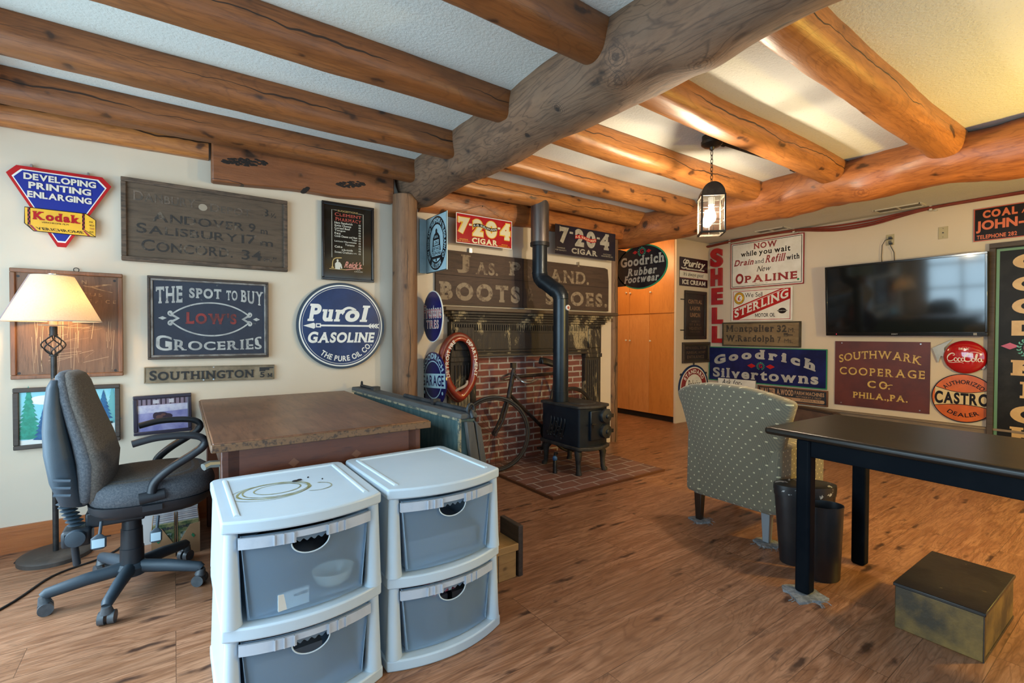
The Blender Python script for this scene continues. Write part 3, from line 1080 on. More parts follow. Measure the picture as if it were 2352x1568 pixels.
for sx in (-1, 1):
    s.q('scrollwork', LW, [[(sx * (.170), 0), (sx * .212, .03), (sx * .222, .02), (sx * .19, 0), (sx * .222, -.02), (sx * .212, -.03)]], 1)
    for sz in (-1, 1):
        sp = [(sx * (.216 + (.004 + .0035 * t) * math.cos(2.6 - t)), sz * (.034 + (.004 + .0035 * t) * math.sin(2.6 - t))) for t in [i * .35 for i in range(14)]]
        s.q('scrollwork', LW, stroke(sp, .009), 1)
        s.q('scrollwork', LW, [ell(sx * .216, sz * .034, .007, n=14)], 1)
    s.q('scrollwork', LW, [lozenge(sx * .259, 0, .044, .022)], 2)
s.done()

# cast road plate
s = Sign('metal_road_sign', 'narrow grey cast metal road sign with raised black place name and pointing hand', 'A', .213, .937, t=.012, roll=-.012)
PEW = mat('aged_cast_metal', (.26, .205, .135), .6, .25, c2=(.16, .125, .08), ns=9, bump=.3)
s.slab(rectp(-.362, -.05, .362, .05), PEW)
s.frame(-.362, -.05, .362, .05, .006, .016, PEW, 'raised_edge')
for tx, b in (('SOUTHINGTON', (-.335, -.034, .235, .028)), ('5', (.272, -.036, .300, .002)), ('M', (.318, -.036, .348, -.008))):
    s.T(BLACKP, tx, *b, serif=.06, bold=.02, first=1.15 if len(tx) > 2 else 1, lay=5)
s.q('pointing_hand', BLACKP, [rectp(.268, .006, .305, .034), rectp(.305, .014, .33, .034), [(.33, .026), (.356, .026), (.356, .033), (.33, .034)]], 2)
s.q('screw', SCREW, [ell(u, v, .005, n=12) for u, v in ((-.055, -.04), (.0, .044), (-.0, -.038))], 3)
s.done()

# pharmacy menu
s = Sign('framed_menu', 'black framed glass menu of a pharmacy lunch counter hanging by the post', 'A', 1.086, 1.888, t=.012, off=.01)
s.slab(rectp(-.185, -.28, .185, .28), mat('black_glass', (.012, .010, .007), .09, spec=.7))
s.frame(-.195, -.289, .195, .289, .018, .026, BLKFRAME)
MW = mat('menu_white', (.55, .53, .46), .5)
MR = mat('menu_red', (.50, .07, .05), .5)
MG = mat('menu_gold', (.50, .34, .12), .5)
MP = mat('menu_pink', (.55, .22, .17), .5)
s.q('border', MW, stroke([(-.085, .234), (-.122, .234), (-.122, -.12)], .003) + stroke([(.075, .228), (.112, .228), (.112, -.16)], .003), 1)
s.T(MG, 'SUGGESTIONS', -.08, .225, .072, .238, serif=.03)
s.T(MR, 'CLEMENT', -.1, .192, .097, .216, serif=.06, first=1.15)
s.T(MR, 'PHARMACY', -.096, .156, .097, .182, serif=.06, first=1.15)
rows = (('Ham Sandwich', -.102, .03), ('Swiss Cheese', -.102, .02), ('Corned Beef', -.102, .012), ('Tongue', -.102, -.022), ('Egg', -.102, -.058), ('Comb Cheese and Ham', -.102, .066), ('Tongue', .025, .066),
        ('Lettuce Mayonnaise', -.102, .06), ('Tomato', -.025, .045), ('Cake', -.102, -.045), ('a-la-mode', -.05, .032), ('Sweet Crackers', -.102, .03))
for i, (tx, a, b) in enumerate(rows):
    z = .134 - i * .0198
    s.T(MW, tx, a, z, b, z + .0155, bold=.012, gap=.05)
    s.T(MW, '15', .078, z, .093, z + .012, bold=.012)
s.T(MW, 'Jelly', .035, -.082, .063, -.073)
s.q('figure', MW, [[(-.098, -.205), (-.1, -.165), (-.088, -.152), (-.08, -.15), (-.064, -.152), (-.052, -.168), (-.046, -.198), (-.054, -.2), (-.06, -.18), (-.062, -.207)], ell(-.081, -.141, .0075, .010, 14)], 2)
s.q('figure', MG, stroke(bez((-.118, -.19), (-.118, -.14), (-.112, -.13), (-.09, -.122)) + [(-.05, -.118)], .006) + [rectp(-.126, -.198, -.108, -.19), rectp(-.14, -.207, -.01, -.203)], 1)
s.T(MP, "Reick's", -.033, -.19, .1, -.140, shear=.5, bold=.02, gap=.02)
s.q('lettering', MP, stroke([(-.02, -.205), (.105, -.185)], .006), 2)
s.T(MW, 'ICE', .062, -.203, .088, -.195, gap=.2)
s.T(MW, 'CREAM', .045, -.218, .106, -.209, gap=.2)
s.done()

# round gasoline sign
s = Sign('enamel_sign', 'round dark blue gasoline sign with white rim, lettering and a long arrow', 'A', 1.039, 1.26, t=.012, off=.012)
s.slab(ell(0, 0, .323, n=96), mat('dark_teal_rim', (.006, .020, .042), .3))
s.q('rim', WHITE, [ell(0, 0, .306, n=96)], 1)
s.q('face', PUROLBLUE, ringq(0, 0, .287, .296, n=96), 2)
s.q('face', PUROLBLUE, [ell(0, 0, .2835, n=96)], 2)
s.T(WHITE, 'Pur', -.249, .030, .02, .158, bold=.035, serif=.06, shear=.2, gap=.06, lay=3)
s.T(WHITE, 'ol', .020, .030, .213, .158, bold=.035, serif=.06, shear=.2, gap=.06, lay=3)
s.q('lettering', WHITE, stroke(bez((.0, .11), (.03, .135), (.05, .15), (.10, .118)), .018), 3)
s.T(WHITE, 'GASOLINE', -.245, -.128, .248, -.045, bold=.03, serif=.04, shear=.18, gap=.05, lay=3, first=1.05)
s.q('arrow', WHITE, [rectp(-.19, -.006, .25, .007), [(-.277, -.002), (-.205, .02), (-.195, .012), (-.195, -.016), (-.205, -.024)], rectp(-.19, -.014, -.155, .016)], 3)
s.q('arrow', WHITE, [[(u, .001), (u + .022, .018), (u + .034, .018), (u + .014, .001), (u + .034, -.017), (u + .022, -.017)] for u in (.19, .212, .234, .252)], 3)
s.q('arrow', PUROLBLUE, [rectp(-.183, -.006, -.163, .008)], 4)
s.ring(WHITE, 'THE PURE OIL CO.', 0, 0, .268, .226, -128, -33, lay=3, bold=.02, gap=.1)
s.done()

# pictures
s = Sign('framed_painting', 'framed childlike painting of fir trees and a lake behind the office chair', 'A', -.489, .728, t=.012, cat='picture')
s.slab(rectp(-.215, -.158, .215, .158), mat('painted_sky', (.20, .52, .62), .5, c2=(.32, .60, .66), ns=6))
s.frame(-.226, -.169, .226, .169, .024, .024, FRAMEWOOD)
pw = mat('painted_snow', (.66, .66, .62), .5)
pg = mat('painted_fir', (.012, .20, .135), .5, c2=(.02, .28, .2), ns=40)
pb = mat('painted_spruce', (.012, .07, .20), .5, c2=(.02, .12, .26), ns=40)
pt = mat('painted_far_tree', (.12, .36, .38), .5)
s.q('painting', pw, [[(-.2, -.145), (.2, -.145), (.2, -.06), (.1, -.09), (0, -.11), (-.2, -.12)]], 1)
s.q('painting', mat('painted_cloud', (.72, .70, .66), .5), [ell(-.10, .098, .065, .026, 20), ell(-.05, .11, .07, .022, 20)], 1)
s.q('painting', mat('painted_lake', (.10, .30, .34), .5), [[(.02, -.08), (.2, -.06), (.2, 0), (.05, -.005)]], 1)


def fir(cx, z0, w, h, n=7):
    out = []
    for i in range(n):
        z = z0 + h * i / n
        ww = w * (1 - i / n) * .55 + .004
        out.append([(cx - ww, z), (cx, z - .006), (cx + ww, z), (cx, z + h / n * 1.9)])
    return out


s.q('painting', pt, fir(-.045, -.09, .06, .14) + fir(.19, -.04, .07, .18), 2)
s.q('painting', pg, fir(-.165, -.11, .10, .27, 11) + fir(.105, -.02, .06, .16), 3)
s.q('painting', pb, fir(-.105, -.12, .075, .16) + fir(.15, -.03, .07, .15), 4)
s.q('painting', mat('painted_red', (.6, .09, .04), .5), [[(-.06, -.03), (-.03, -.03), (-.035, .035), (-.05, .04)]], 5)
s.q('painting', mat('painted_house', (.50, .54, .55), .5), [[(.125, -.07), (.185, -.085), (.185, -.135), (.115, -.12)]], 5)
s.q('painting', BLACKP, [[(.14, -.09), (.16, -.095), (.155, -.115), (.135, -.11)], [(.05, -.045), (.19, -.05), (.19, -.062), (.1, -.06)]], 6)
s.T(BLACKP, 'Paul Paon', -.1, -.142, -.04, -.134, shear=.3)
s.done()
s = Sign('framed_photograph', 'dark framed snow photograph of a lying dog between painting and desk', 'A', -.055, .697, t=.012, cat='picture', roll=.01)
s.slab(rectp(-.138, -.112, .138, .112), mat('snow_print', (.30, .28, .46), .35, c2=(.17, .16, .34), ns=9))
s.frame(-.147, -.121, .147, .121, .021, .022, mat('dark_violet_frame', (.032, .026, .042), .3))
s.q('print', mat('print_snow_light', (.52, .50, .58), .4, c2=(.38, .36, .5), ns=30), [[(-.126, .01), (.126, .02), (.126, .065), (-.126, .06)]], 1)
dk = mat('print_dark', (.035, .018, .03), .4)
s.q('print', mat('print_house', (.20, .15, .20), .4), [rectp(-.126, .06, .126, .1), ], 1)
s.q('print', dk, [rectp(-.11 + .024 * i, .062, -.102 + .024 * i, .098) for i in range(10)] + [rectp(-.12, .096, .126, .1)], 2)
s.q('print', mat('print_pale', (.45, .42, .46), .4), [rectp(-.05, .068, -.02, .09), rectp(.03, .068, .055, .092)], 3)
s.q('print', dk, [ell(-.012, -.012, .04, .026, 20), ell(-.034, -.004, .018, .018, 16), ell(.018, -.015, .028, .018, 16)], 2)
s.q('print', mat('print_brown', (.12, .05, .04), .4), [ell(-.02, -.016, .018, .012, 14), ell(.0, -.004, .012, .008, 12)], 3)
s.done()

# ------------------------------------------------------------------ signs on the fireplace wall
CG = mat('cigar_cream', (.64, .57, .36), .35)
CSV = mat('cigar_silver', (.36, .33, .27), .45, c2=(.28, .25, .2), ns=20)


def cigar(s, w2, h2, bg, numc, edge, rib, ribtxt, small, L):
    s.slab(rectp(-w2, -h2, w2, h2), bg)
    if edge:
        s.q('border', edge, frameq(-w2, -h2, w2, h2, .006), 1)
    for ch, (x0, z0, x1, z1) in L['n']:
        if L['halo']:
            s.T(L['halo'], ch, x0 - .008, z0 - .006, x1 + .008, z1 + .006, lay=1, bold=.09, serif=.05 if ch == '4' else 0)
        s.T(numc, ch, x0, z0, x1, z1, lay=2, bold=.045, serif=.05 if ch == '4' else 0)
        if ch == '7':
            s.q('lettering', numc, [[(x0, z1 - .05), (x0 + .012, z1 - .05), (x0 + .02, z1), (x0, z1 + .008)]], 2.4)
    s.q('lettering', numc, [rectp(*b) for b in L['d']], 2)
    s.T(numc if not L['halo'] else CG, 'CIGAR', *L['cigar'], lay=2, bold=.03, serif=.03)
    x0, z0, x1, z1 = L['rib']
    wv = lambda x, z: (x, z + .012 * math.sin((x - x0) / (x1 - x0) * 2 * PI))
    n = 16
    s.q('ribbon', L['ribedge'], [[wv(x0 + (x1 - x0) * i / n, z0 - .003), wv(x0 + (x1 - x0) * (i + 1) / n, z0 - .003), wv(x0 + (x1 - x0) * (i + 1) / n, z1 + .003), wv(x0 + (x1 - x0) * i / n, z1 + .003)] for i in range(n)], 3)
    s.q('ribbon', rib, [[wv(x0 + (x1 - x0) * i / n, z0), wv(x0 + (x1 - x0) * (i + 1) / n, z0), wv(x0 + (x1 - x0) * (i + 1) / n, z1), wv(x0 + (x1 - x0) * i / n, z1)] for i in range(n)], 4)
    s.T(ribtxt, "R.G. SULLIVAN'S", x0 + .006, z0 + .005, x1 - .006, z1 - .005, lay=5, bold=.015, warp=wv, gap=.07)
    for tx, b in L['small']:
        s.T(small, tx, *b, lay=2, bold=.01)


s = Sign('enamel_sign', 'red cigar sign with cream numerals hanging from a wire on the wall log', 'A', 2.245, 2.103, t=.004, off=.115)
cigar(s, .29, .127, RED, CG, WHITE, BLACK, WHITE, YELLOW, dict(halo=YELLOW, ribedge=YELLOW,
      n=[('7', (-.268, -.045, -.158, .092)), ('2', (-.125, -.050, -.022, .095)), ('0', (.008, -.050, .122, .097)), ('4', (.160, -.05, .268, .098))], d=[(-.165, .031, -.136, .048), (.132, .037, .160, .054)],
      cigar=(-.134, -.115, .132, -.066), rib=(-.124, .020, .126, .048), small=[('FAMOUS', (-.255, -.098, -.175, -.088)), ('FOR QUALITY', (-.275, -.113, -.158, -.103)), ('MADE IN', (.175, -.1, .24, -.092)), ('MANCHESTER N.H.', (.143, -.116, .266, -.107))]))
mb = MB().bar((-.28, 0, .125), (-.005, .02, .235), .0018, 5).bar((.28, 0, .125), (-.005, .02, .235), .0018, 5).bar((-.005, .02, .22), (-.005, .05, .24), .004, 6)
mb.build('hanging_wire', mat('twine', (.22, .14, .08), .8), s.o)
s.done()
s = Sign('enamel_sign', 'black cigar sign with grey numerals to the right of the stove pipe', 'A', 3.470, 2.135, t=.004, off=.125)
cigar(s, .425, .145, mat('blue_black_enamel', (.010, .010, .022), .3, c2=(.018, .014, .02), ns=6, chip=((.10, .05, .03), 14, .74)), CSV, None, RED, CG, CSV, dict(halo=None, ribedge=DRED,
      n=[('7', (-.371, -.037, -.246, .125)), ('2', (-.165, -.045, -.04, .132)), ('0', (-.008, -.045, .124, .128)), ('4', (.190, -.042, .327, .128))], d=[(-.238, .07, -.192, .09), (.142, .06, .186, .08)],
      cigar=(-.211, -.122, .15, -.066), rib=(-.165, .028, .133, .060), small=[('FAMOUS', (-.40, -.09, -.30, -.077)), ('FOR QUALITY', (-.423, -.114, -.28, -.1)), ('FACTORY', (.24, -.094, .36, -.081)), ('MANCHESTER N.H.', (.211, -.114, .386, -.101))]))
s.done()

s = Sign('wooden_sign', 'long dark brown boots and shoes shop board above the mantel, behind the stove pipe', 'A', 2.843, 1.685, t=.022)
JB = wood('umber_board', (.070, .037, .023), (.024, .013, .008), axis='x', knots=False, crack=False, rough=.7, grain=10, bump=.4)
s.slab([(-1.03, -.232), (1.06, -.232), (1.06, .10), (1.045, .225), (1.0, .238), (-1.01, .238), (-1.03, .2)], JB)
JL = mat('faded_tan_lettering', (.25, .185, .12), .8, c2=(.11, .07, .045), ns=26, lo=.48, hi=.62)
JL2 = mat('very_faded_lettering', (.12, .08, .055), .8, c2=(.06, .035, .025), ns=26)
s.T(JL, 'J', -.827, .050, -.690, .212, bold=.03, serif=.04)
s.T(JL, 'AS.', -.638, .050, -.40, .162, bold=.02, serif=.05)
s.T(JL, 'P', -.277, .066, -.144, .196, bold=.03, serif=.05)
s.T(JL2, 'OWL', -.08, .058, .19, .170, bold=.02, serif=.05)
s.T(JL, 'AND.', .215, .038, .76, .168, bold=.02, serif=.05)
s.T(JL, 'BOOTS', -1.0, -.192, -.15, -.033, bold=.04, serif=.05, gap=.15)
s.T(JL2, '&', -.064, -.165, .013, -.031, bold=.02)
s.T(JL, 'SHOES.', .168, -.190, 1.038, -.042, bold=.03, serif=.05, gap=.13)
s.q('seam', mat('board_gap', (.012, .008, .006), .9), [rectp(-1.03, .022, 1.06, .026), rectp(-.115, -.23, -.108, .235)], 1)
MB().box(-.705, -.675, -.024, 0, .235, .275).box(.60, .62, -.024, 0, .22, .27).build('bracket', SCREW, s.o)
s.done()

# flange signs that stick out of the post and wall
s = Sign('flange_sign', 'pale blue telephone company flange sign with a black bell, high beside the round post', 'X', 3.51, 1.928, t=.004, x=1.735)
s.slab(rectp(-.172, -.226, .190, .228), PALEB, back=.004)
s.q('border', BLACK, frameq(-.172, -.226, .190, .228, .005), 1)
s.q('ring', BLACK, ringq(.012, .003, .122, .176, 1.23, 72), 1)
s.ring(PALEB, 'NEW ENGLAND TELEPHONE & TELEGRAPH CO', .012, .003, .133, .165, 222, -42, k=1.23, bold=.03, gap=.1)
s.ring(PALEB, 'BELL SYSTEM', .012, .003, .165, .133, 238, 302, k=1.23, bold=.03, gap=.1)
bell = [(-.088, -.105), (-.088, -.122), (.112, -.122), (.112, -.105), (.09, -.06), (.078, .0), (.072, .05), (.045, .078), (.028, .088), (.028, .11), (.012, .122), (-.004, .11), (-.004, .088), (-.022, .078), (-.048, .05), (-.054, .0), (-.066, -.06)]
s.q('emblem', BLACK, [bell, ell(.012, -.132, .012, .012, 14)], 1)
for tx, b in (('LOCAL', (-.02, .045, .044, .064)), ('LONG', (-.024, -.006, .048, .022)), ('DISTANCE', (-.04, -.052, .064, -.026)), ('TELEPHONE', (-.06, -.094, .084, -.068))):
    s.q('emblem', PALEB, [rectp(b[0] - .008, b[1] - .006, b[2] + .008, b[3] + .006)] if tx != 'LOCAL' else [], 2)
    s.T(BLACK if tx != 'LOCAL' else PALEB, tx, *b, lay=3, bold=.02)
MB().box(-.176, -.171, -.066, -.003, -.222, .222).build('flange', PALEB, s.o)
s.done()
s = Sign('flange_sign', 'dark blue oval tire sign with outlined pink lettering, middle one beside the round post', 'X', 3.54, 1.342, t=.004, x=1.72)
FB = mat('deep_blue_enamel', (.012, .012, .10), .18, spec=.6, c2=(.008, .008, .06), ns=4)
FP = mat('pink_enamel', (.60, .30, .30), .3)
s.slab(ell(.002, 0, .182, .209, 64), WHITE, back=.004)
s.q('face', FB, [ell(.002, 0, .175, .202, 64)], 1)
s.T(CRM, 'Firestone', -.160, -.018, .165, .100, bold=.05, gap=.03, lay=2)
s.T(mat('sign_rose', (.45, .08, .09), .3), 'Firestone', -.154, -.012, .159, .094, lay=3, gap=.075, bold=-.006)
s.T(CRM, 'TIRES', -.112, -.10, .117, -.028, bold=.035, gap=.07)
s.T(mat('sign_rose', (.45, .08, .09), .3), 'TIRES', -.106, -.094, .111, -.034, lay=3, bold=-.01, gap=.13)
MB().box(-.20, -.165, -.003, .003, -.205, -.19).box(-.20, -.165, -.003, .003, .15, .165).build('bracket', SCREW, s.o)
s.done()
s = Sign('flange_sign', 'round dark blue garage sign with a pale band, lowest one beside the round post', 'X', 3.535, .828, t=.004, x=1.72, roll=.06)
s.slab(ell(.006, 0, .232, .226, 64), FB, back=.004)
s.slab(rectp(-.256, -.158, -.15, .152), FB, part='flange', back=.004)
s.q('ring', PALEB, ringq(.006, 0, .150, .160, .97, 64), 1)
s.q('band', PALEB, [rectp(-.222, -.066, .226, .05)], 2)
s.T(FB, 'GARAGE', -.20, -.05, .20, .036, lay=3, bold=.015)
s.ring(PALEB, 'GOODRICH', .006, 0, .17, .216, 155, 22, lay=2, bold=.03, gap=.1)
s.ring(PALEB, 'TIRES', .006, 0, .218, .172, 243, 297, lay=2, bold=.03, gap=.1)
s.q('lettering', PALEB, [ell(u, -.105, .014, n=16) for u in (-.158, .17)], 2)
s.done()

# ------------------------------------------------------------------ signs round the doorway and on the short hall wall
s = Sign('flange_sign', 'black oval rubber footwear sign with a green rim sticking out of the doorway post', 'X', 3.568, 1.962, t=.005, x=4.30)
s.slab(ell(.01, 0, .358, .25, 72), GREEN, back=.005)
s.slab([(-.36, -.20), (-.20, -.20), (-.2, .2), (-.30, .235), (-.345, .24), (-.36, .27)], BLACK, part='flange', back=.004)
s.q('face', BLACK, [ell(.01, 0, .343, .236, 72)], 1)
s.T(CSV, 'Goodrich', -.283, .018, .327, .128, bold=.03, serif=.04, gap=.07)
s.T(CSV, 'Rubber', -.18, -.095, .235, -.004, bold=.03, serif=.04, shear=.2, gap=.07)
s.T(CSV, 'Footwear', -.23, -.175, .263, -.088, bold=.03, serif=.04, shear=.2, gap=.07)
wreath(s, .025, .170, .13, .105, TEALG, RED)
s.q('emblem', RED, [lozenge(-.07, .170, .075, .042), lozenge(.12, .166, .075, .042)], 2)
s.done()

s = Sign('enamel_sign', 'dark maroon and white ice cream sign at the top of the short hall wall', 'H', 5.905, 2.061, t=.005)
PM = mat('maroon_black_enamel', (.022, .008, .014), .25, c2=(.032, .010, .016), ns=5)
s.slab(rectp(-.325, -.195, .325, .195), PM)
s.q('band', WHITE, [rectp(-.325, -.083, .325, .012)], 1)
s.q('band', DRED, [rectp(-.325, -.089, .325, -.083), rectp(-.325, .012, .325, .018), ], 1)
s.T(WHITE, 'Purity', -.235, .045, .266, .165, shear=.35, bold=.03, gap=.03)
s.q('lettering', WHITE, stroke(bez((-.2, .17), (-.28, .13), (-.25, .1), (-.2, .12)), .014) + stroke(bez((-.17, .06), (-.22, .035), (-.29, .04), (-.29, .06)), .016) + [rectp(-.18, .032, .24, .048)], 3)
s.T(PM, 'ICE CREAM CO', -.1, .034, .2, .046, lay=4)
s.T(BLACK, "It's always good", -.242, -.07, .22, -.003, shear=.3, lay=3)
s.T(WHITE, 'ICE CREAM', -.267, -.172, .269, -.108, bold=.03, gap=.06)
s.done()

BRZ = mat('faded_bronze_lettering', (.34, .20, .11), .5, c2=(.18, .10, .06), ns=30)
BRZ2 = mat('very_dim_bronze', (.13, .085, .055), .5, c2=(.06, .04, .03), ns=30)
s = Sign('plaque', 'tall narrow dark union meeting plaque on the short hall wall', 'H', 5.938, 1.471, t=.014)
s.slab(rectp(-.235, -.325, .235, .325), mat('umber_panel', (.020, .014, .012), .4))
s.frame(-.25, -.335, .25, .335, .045, .028, mat('dark_stained_frame', (.026, .019, .016), .4))
for tx, b, m in (('CENTRAL', (-.175, .158, .145, .214), BRZ), ('LABOR', (-.134, .066, .105, .122), BRZ), ('UNION', (-.13, -.028, .105, .032), BRZ), ('MEETS', (-.095, -.102, .088, -.074), BRZ2), ('1ST & 3RD', (-.14, -.145, .11, -.114), BRZ2), ('WEDNESDAYS', (-.155, -.204, .14, -.162), BRZ2), ('8 O CLOCK', (-.12, -.24, .1, -.222), BRZ2)):
    s.T(m, tx, *b, bold=.02)
MB().box(-.33, -.25, -.008, 0, .205, .217).box(-.33, -.25, -.008, 0, -.215, -.203).build('bracket', BLACKP, s.o)
s.done()
s = Sign('plaque', 'small dark bronze name plaque below the union plaque on the short hall wall', 'H', 5.964, .953, t=.014)
s.slab(rectp(-.3, -.125, .3, .125), mat('umber_panel', (.020, .014, .012), .4))
s.frame(-.318, -.143, .318, .143, .03, .03, FRAMEWOOD)
s.frame(-.286, -.111, .286, .111, .012, .022, mat('dull_brass', (.10, .075, .04), .4, .6), 'inner_frame')
for tx, b in (('EDWARD L. AYER', (-.25, .045, .23, .082)), ('FUNERAL HOME', (-.235, -.018, .21, .02)), ('ENTRANCE', (-.22, -.082, .18, -.04))):
    s.T(BRZ2, tx, *b, bold=.015)
s.done()
s = Sign('enamel_sign', 'round red and white oil sign half hidden by the armchair top', 'H', 5.918, .470, t=.008)
s.slab(ell(0, 0, .345, .31, 64), PUROLBLUE)
s.q('face', WHITE, [ell(0, 0, .315, .283, 64)], 1)
s.q('ring', DRED, ringq(0, 0, .20, .295, .9, 64), 2)
s.q('face', WHITE, [ell(0, 0, .185, .166, 40)], 2)
s.ring(WHITE, 'STANDARD', 0, 0, .215, .278, 150, 30, lay=3, k=.9, bold=.03, gap=.12)
s.ring(WHITE, 'OIL COMPANY', 0, 0, .278, .215, 205, 335, lay=3, k=.9, bold=.03, gap=.12)
s.T(BLACKP, 'Polarine', -.145, -.02, .145, .10, shear=.3, lay=3)
mb = MB()
for a in (35, 90, 145):
    mb.tube([(.36 * math.cos(math.radians(a)) + .012 * math.cos(t), -.004, .325 * math.sin(math.radians(a)) + .012 * math.sin(t)) for t in [2 * PI * i / 10 for i in range(10)]], .005, 5, True)
mb.build('lug', BLACKP, s.o)
s.done()

# ------------------------------------------------------------------ signs on the television wall
SHL = mat('red_plastic', (.40, .012, .018), .2, c2=(.31, .01, .015), ns=8)
for ch, z, h, w, y, lab in (('S', 2.285, .262, .180, 3.842, 'curved top one, the S'), ('H', 2.012, .250, .168, 3.841, 'second from top, the H'), ('E', 1.742, .236, .160, 3.828, 'middle one, the E'),
                            ('L', 1.470, .232, .156, 3.822, 'fourth from top, an L'), ('L', 1.205, .236, .156, 3.819, 'bottom one, an L behind the distance board')):
    V, F = layout(ch, bold=.045)
    V = fit(V, -w / 2, -h / 2, w / 2, h / 2)
    mb = MB().add([(a, -.02 - e * 3, b) for (a, b), e in zip(V, EX)], F)
    o = mb.build('sign_letter', SHL, recalc=False, solid=.036)
    o.location = (WALL_X - .002, y, z)
    o.rotation_euler = (0, 0, -PI / 2)
    tag(o, 'big red letter on the wall, ' + lab, 'letter', 'vertical row of red letters')

s = Sign('enamel_sign', 'white oil change sign with red border, topmost sign left of the television', 'R', 3.167, 2.137, t=.006, off=.01)
s.slab(rectp(-.47, -.311, .47, .311), mat('red_rim', (.26, .02, .025), .3))
s.q('face', WHITE, [rectp(-.458, -.299, .458, .299)], 1)
s.q('border', BLACK, frameq(-.446, -.288, .446, .288, .007), 2)
s.T(DRED, 'NOW', -.151, .194, .149, .270, bold=.02, serif=.05)
s.T(BLACK, 'while', -.325, .112, -.11, .182, serif=.03, bold=.02)
s.T(BLACK, 'you', -.08, .092, .085, .162, serif=.03, bold=.02)
s.T(BLACK, 'wait', .115, .112, .311, .182, serif=.03, bold=.02)
s.T(DRED, 'Drain', -.421, -.006, -.148, .076, serif=.03, shear=.3, bold=.02)
s.T(BLACK, 'and', -.134, .0, -.017, .060, serif=.03)
s.T(DRED, 'Refill', .003, -.004, .259, .094, serif=.03, shear=.3, bold=.02)
s.T(BLACK, 'with', .265, .0, .418, .068, serif=.03, bold=.02)
s.T(BLACK, 'New', -.105, -.108, .076, -.036, shear=.35)
s.T(DRED, 'O', -.395, -.250, -.285, -.110, bold=.03)
s.T(DRED, 'PALINE', -.27, -.242, .393, -.148, bold=.025, serif=.05, gap=.1)
s.q('emblem', GREEN, [ell(.405, -.25, .014, n=16)], 2)
s.T(BLACK, 'REG. U.S. PAT. OFF.', -.13, -.268, .04, -.258)
s.done()

s = Sign('enamel_sign', 'white motor oil sign with a diagonal red stripe below the oil change sign', 'R', 3.219, 1.595, t=.006, off=.012)
s.slab(rectp(-.395, -.21, .395, .21), WHITE)
s.q('border', RED, frameq(-.375, -.196, .372, .196, .007), 1)
s.q('stripe', RED, [[(-.372, -.188), (-.372, -.035), (.25, .19), (.369, .19), (.369, .06), (-.29, -.188)]], 1)
s.q('stripe', WHITE, stroke([(-.372, -.058), (.30, .187)], .006), 2)
s.T(WHITE, 'STERLING', -.352, -.168, .345, -.055, bold=.02, serif=.04, lay=3, warp=lambda x, z: (x, z + (x + .352) * .355))
s.T(BLACK, 'We Sell', -.208, .105, .024, .165)
s.T(BLACK, 'MOTOR OIL', -.07, -.162, .187, -.112, bold=.01)
s.q('badge', YELLOW, [ell(-.288, .1, .072, .082, 32)], 2)
s.q('badge', BLACK, ringq(-.288, .1, .068, .073, 1.13, 32), 3)
s.q('badge', WHITE, [ell(-.288, .1, .042, .048, 24)], 3)
s.T(RED, '£', -.31, .07, -.266, .13, lay=4, bold=.02, part='badge')
s.ring(BLACK, 'STERLING', -.288, .1, .046, .062, 160, 20, lay=4, k=1.13, part='badge')
s.ring(BLACK, 'MOTOR OIL', -.288, .1, .062, .046, 200, 340, lay=4, k=1.13, part='badge')
s.q('badge', BLACK, [lozenge(.274, -.088, .135, .05), ell(.274, -.088, .05, .036, 24)], 2)
s.T(WHITE, 'QUAKER STATE', .222, -.094, .326, -.082, lay=3, part='badge')
s.done()

s = Sign('wooden_sign', 'tan weathered distance board with two faded place names below the motor oil sign', 'R', 3.231, 1.208, t=.02)
s.slab(rectp(-.5, -.155, .5, .155), wood('tan_board', (.235, .165, .085), (.09, .058, .03), axis='x', knots=False, crack=False, rough=.8, grain=9, bump=.4))
s.frame(-.51, -.162, .51, .162, .016, .032, mat('mossy_frame', (.055, .045, .026), .8, c2=(.03, .024, .016), ns=9))
DB = mat('faded_black_lettering', (.035, .028, .022), .8, c2=(.13, .095, .055), ns=18, lo=.5, hi=.64)
s.T(DB, 'Montpelier', -.456, .004, .193, .125, bold=.03, serif=.04)
s.T(DB, '32', .225, .026, .345, .118, bold=.03)
s.T(DB, 'M.', .363, .026, .442, .08)
s.T(DB, 'W.Randolph', -.455, -.125, .195, -.012, bold=.03, serif=.04)
s.T(DB, '7', .235, -.111, .277, -.03, bold=.02)
s.T(DB, 'Ms.', .317, -.108, .42, -.055)
s.q('pointing_hand', DB, [rectp(.308, -.03, .36, .016), [(.36, -.018), (.42, -.014), (.42, -.004), (.36, .006)]], 2)
s.done()

s = Sign('enamel_sign', 'wide navy tire sign with silver lettering and red lozenges above the armchair', 'R', 3.189, .795, t=.006, off=.014)
s.slab(rectp(-.76, -.238, .76, .238), GREEN)
s.q('face', NAVY, [rectp(-.748, -.226, .748, .226)], 1)
SIL = mat('silver_lettering', (.42, .42, .40), .35, c2=(.33, .33, .32), ns=6)
tx = 'Goodrich'
V, F = layout(tx, bold=.045, serif=.04, gap=.2)
V = fit(V, -.675, 0, .640, .125)
s.T(SIL, tx, -.675, 0, .640, .125, bold=.045, serif=.04, gap=.2, warp=lambda x, z: (x + .12 * (z - .06) * x, z + .085 - .27 * x * x - .015 * x))
s.T(SIL, 'Silvertowns', -.693, -.188, .668, -.052, bold=.026, serif=.04, gap=.09)
wreath(s, -.02, -.003, .125, .105, TEALG, RED, lay=3)
s.q('emblem', RED, [lozenge(-.14, -.005, .115, .062), lozenge(.105, -.005, .115, .062)], 2)
s.done()

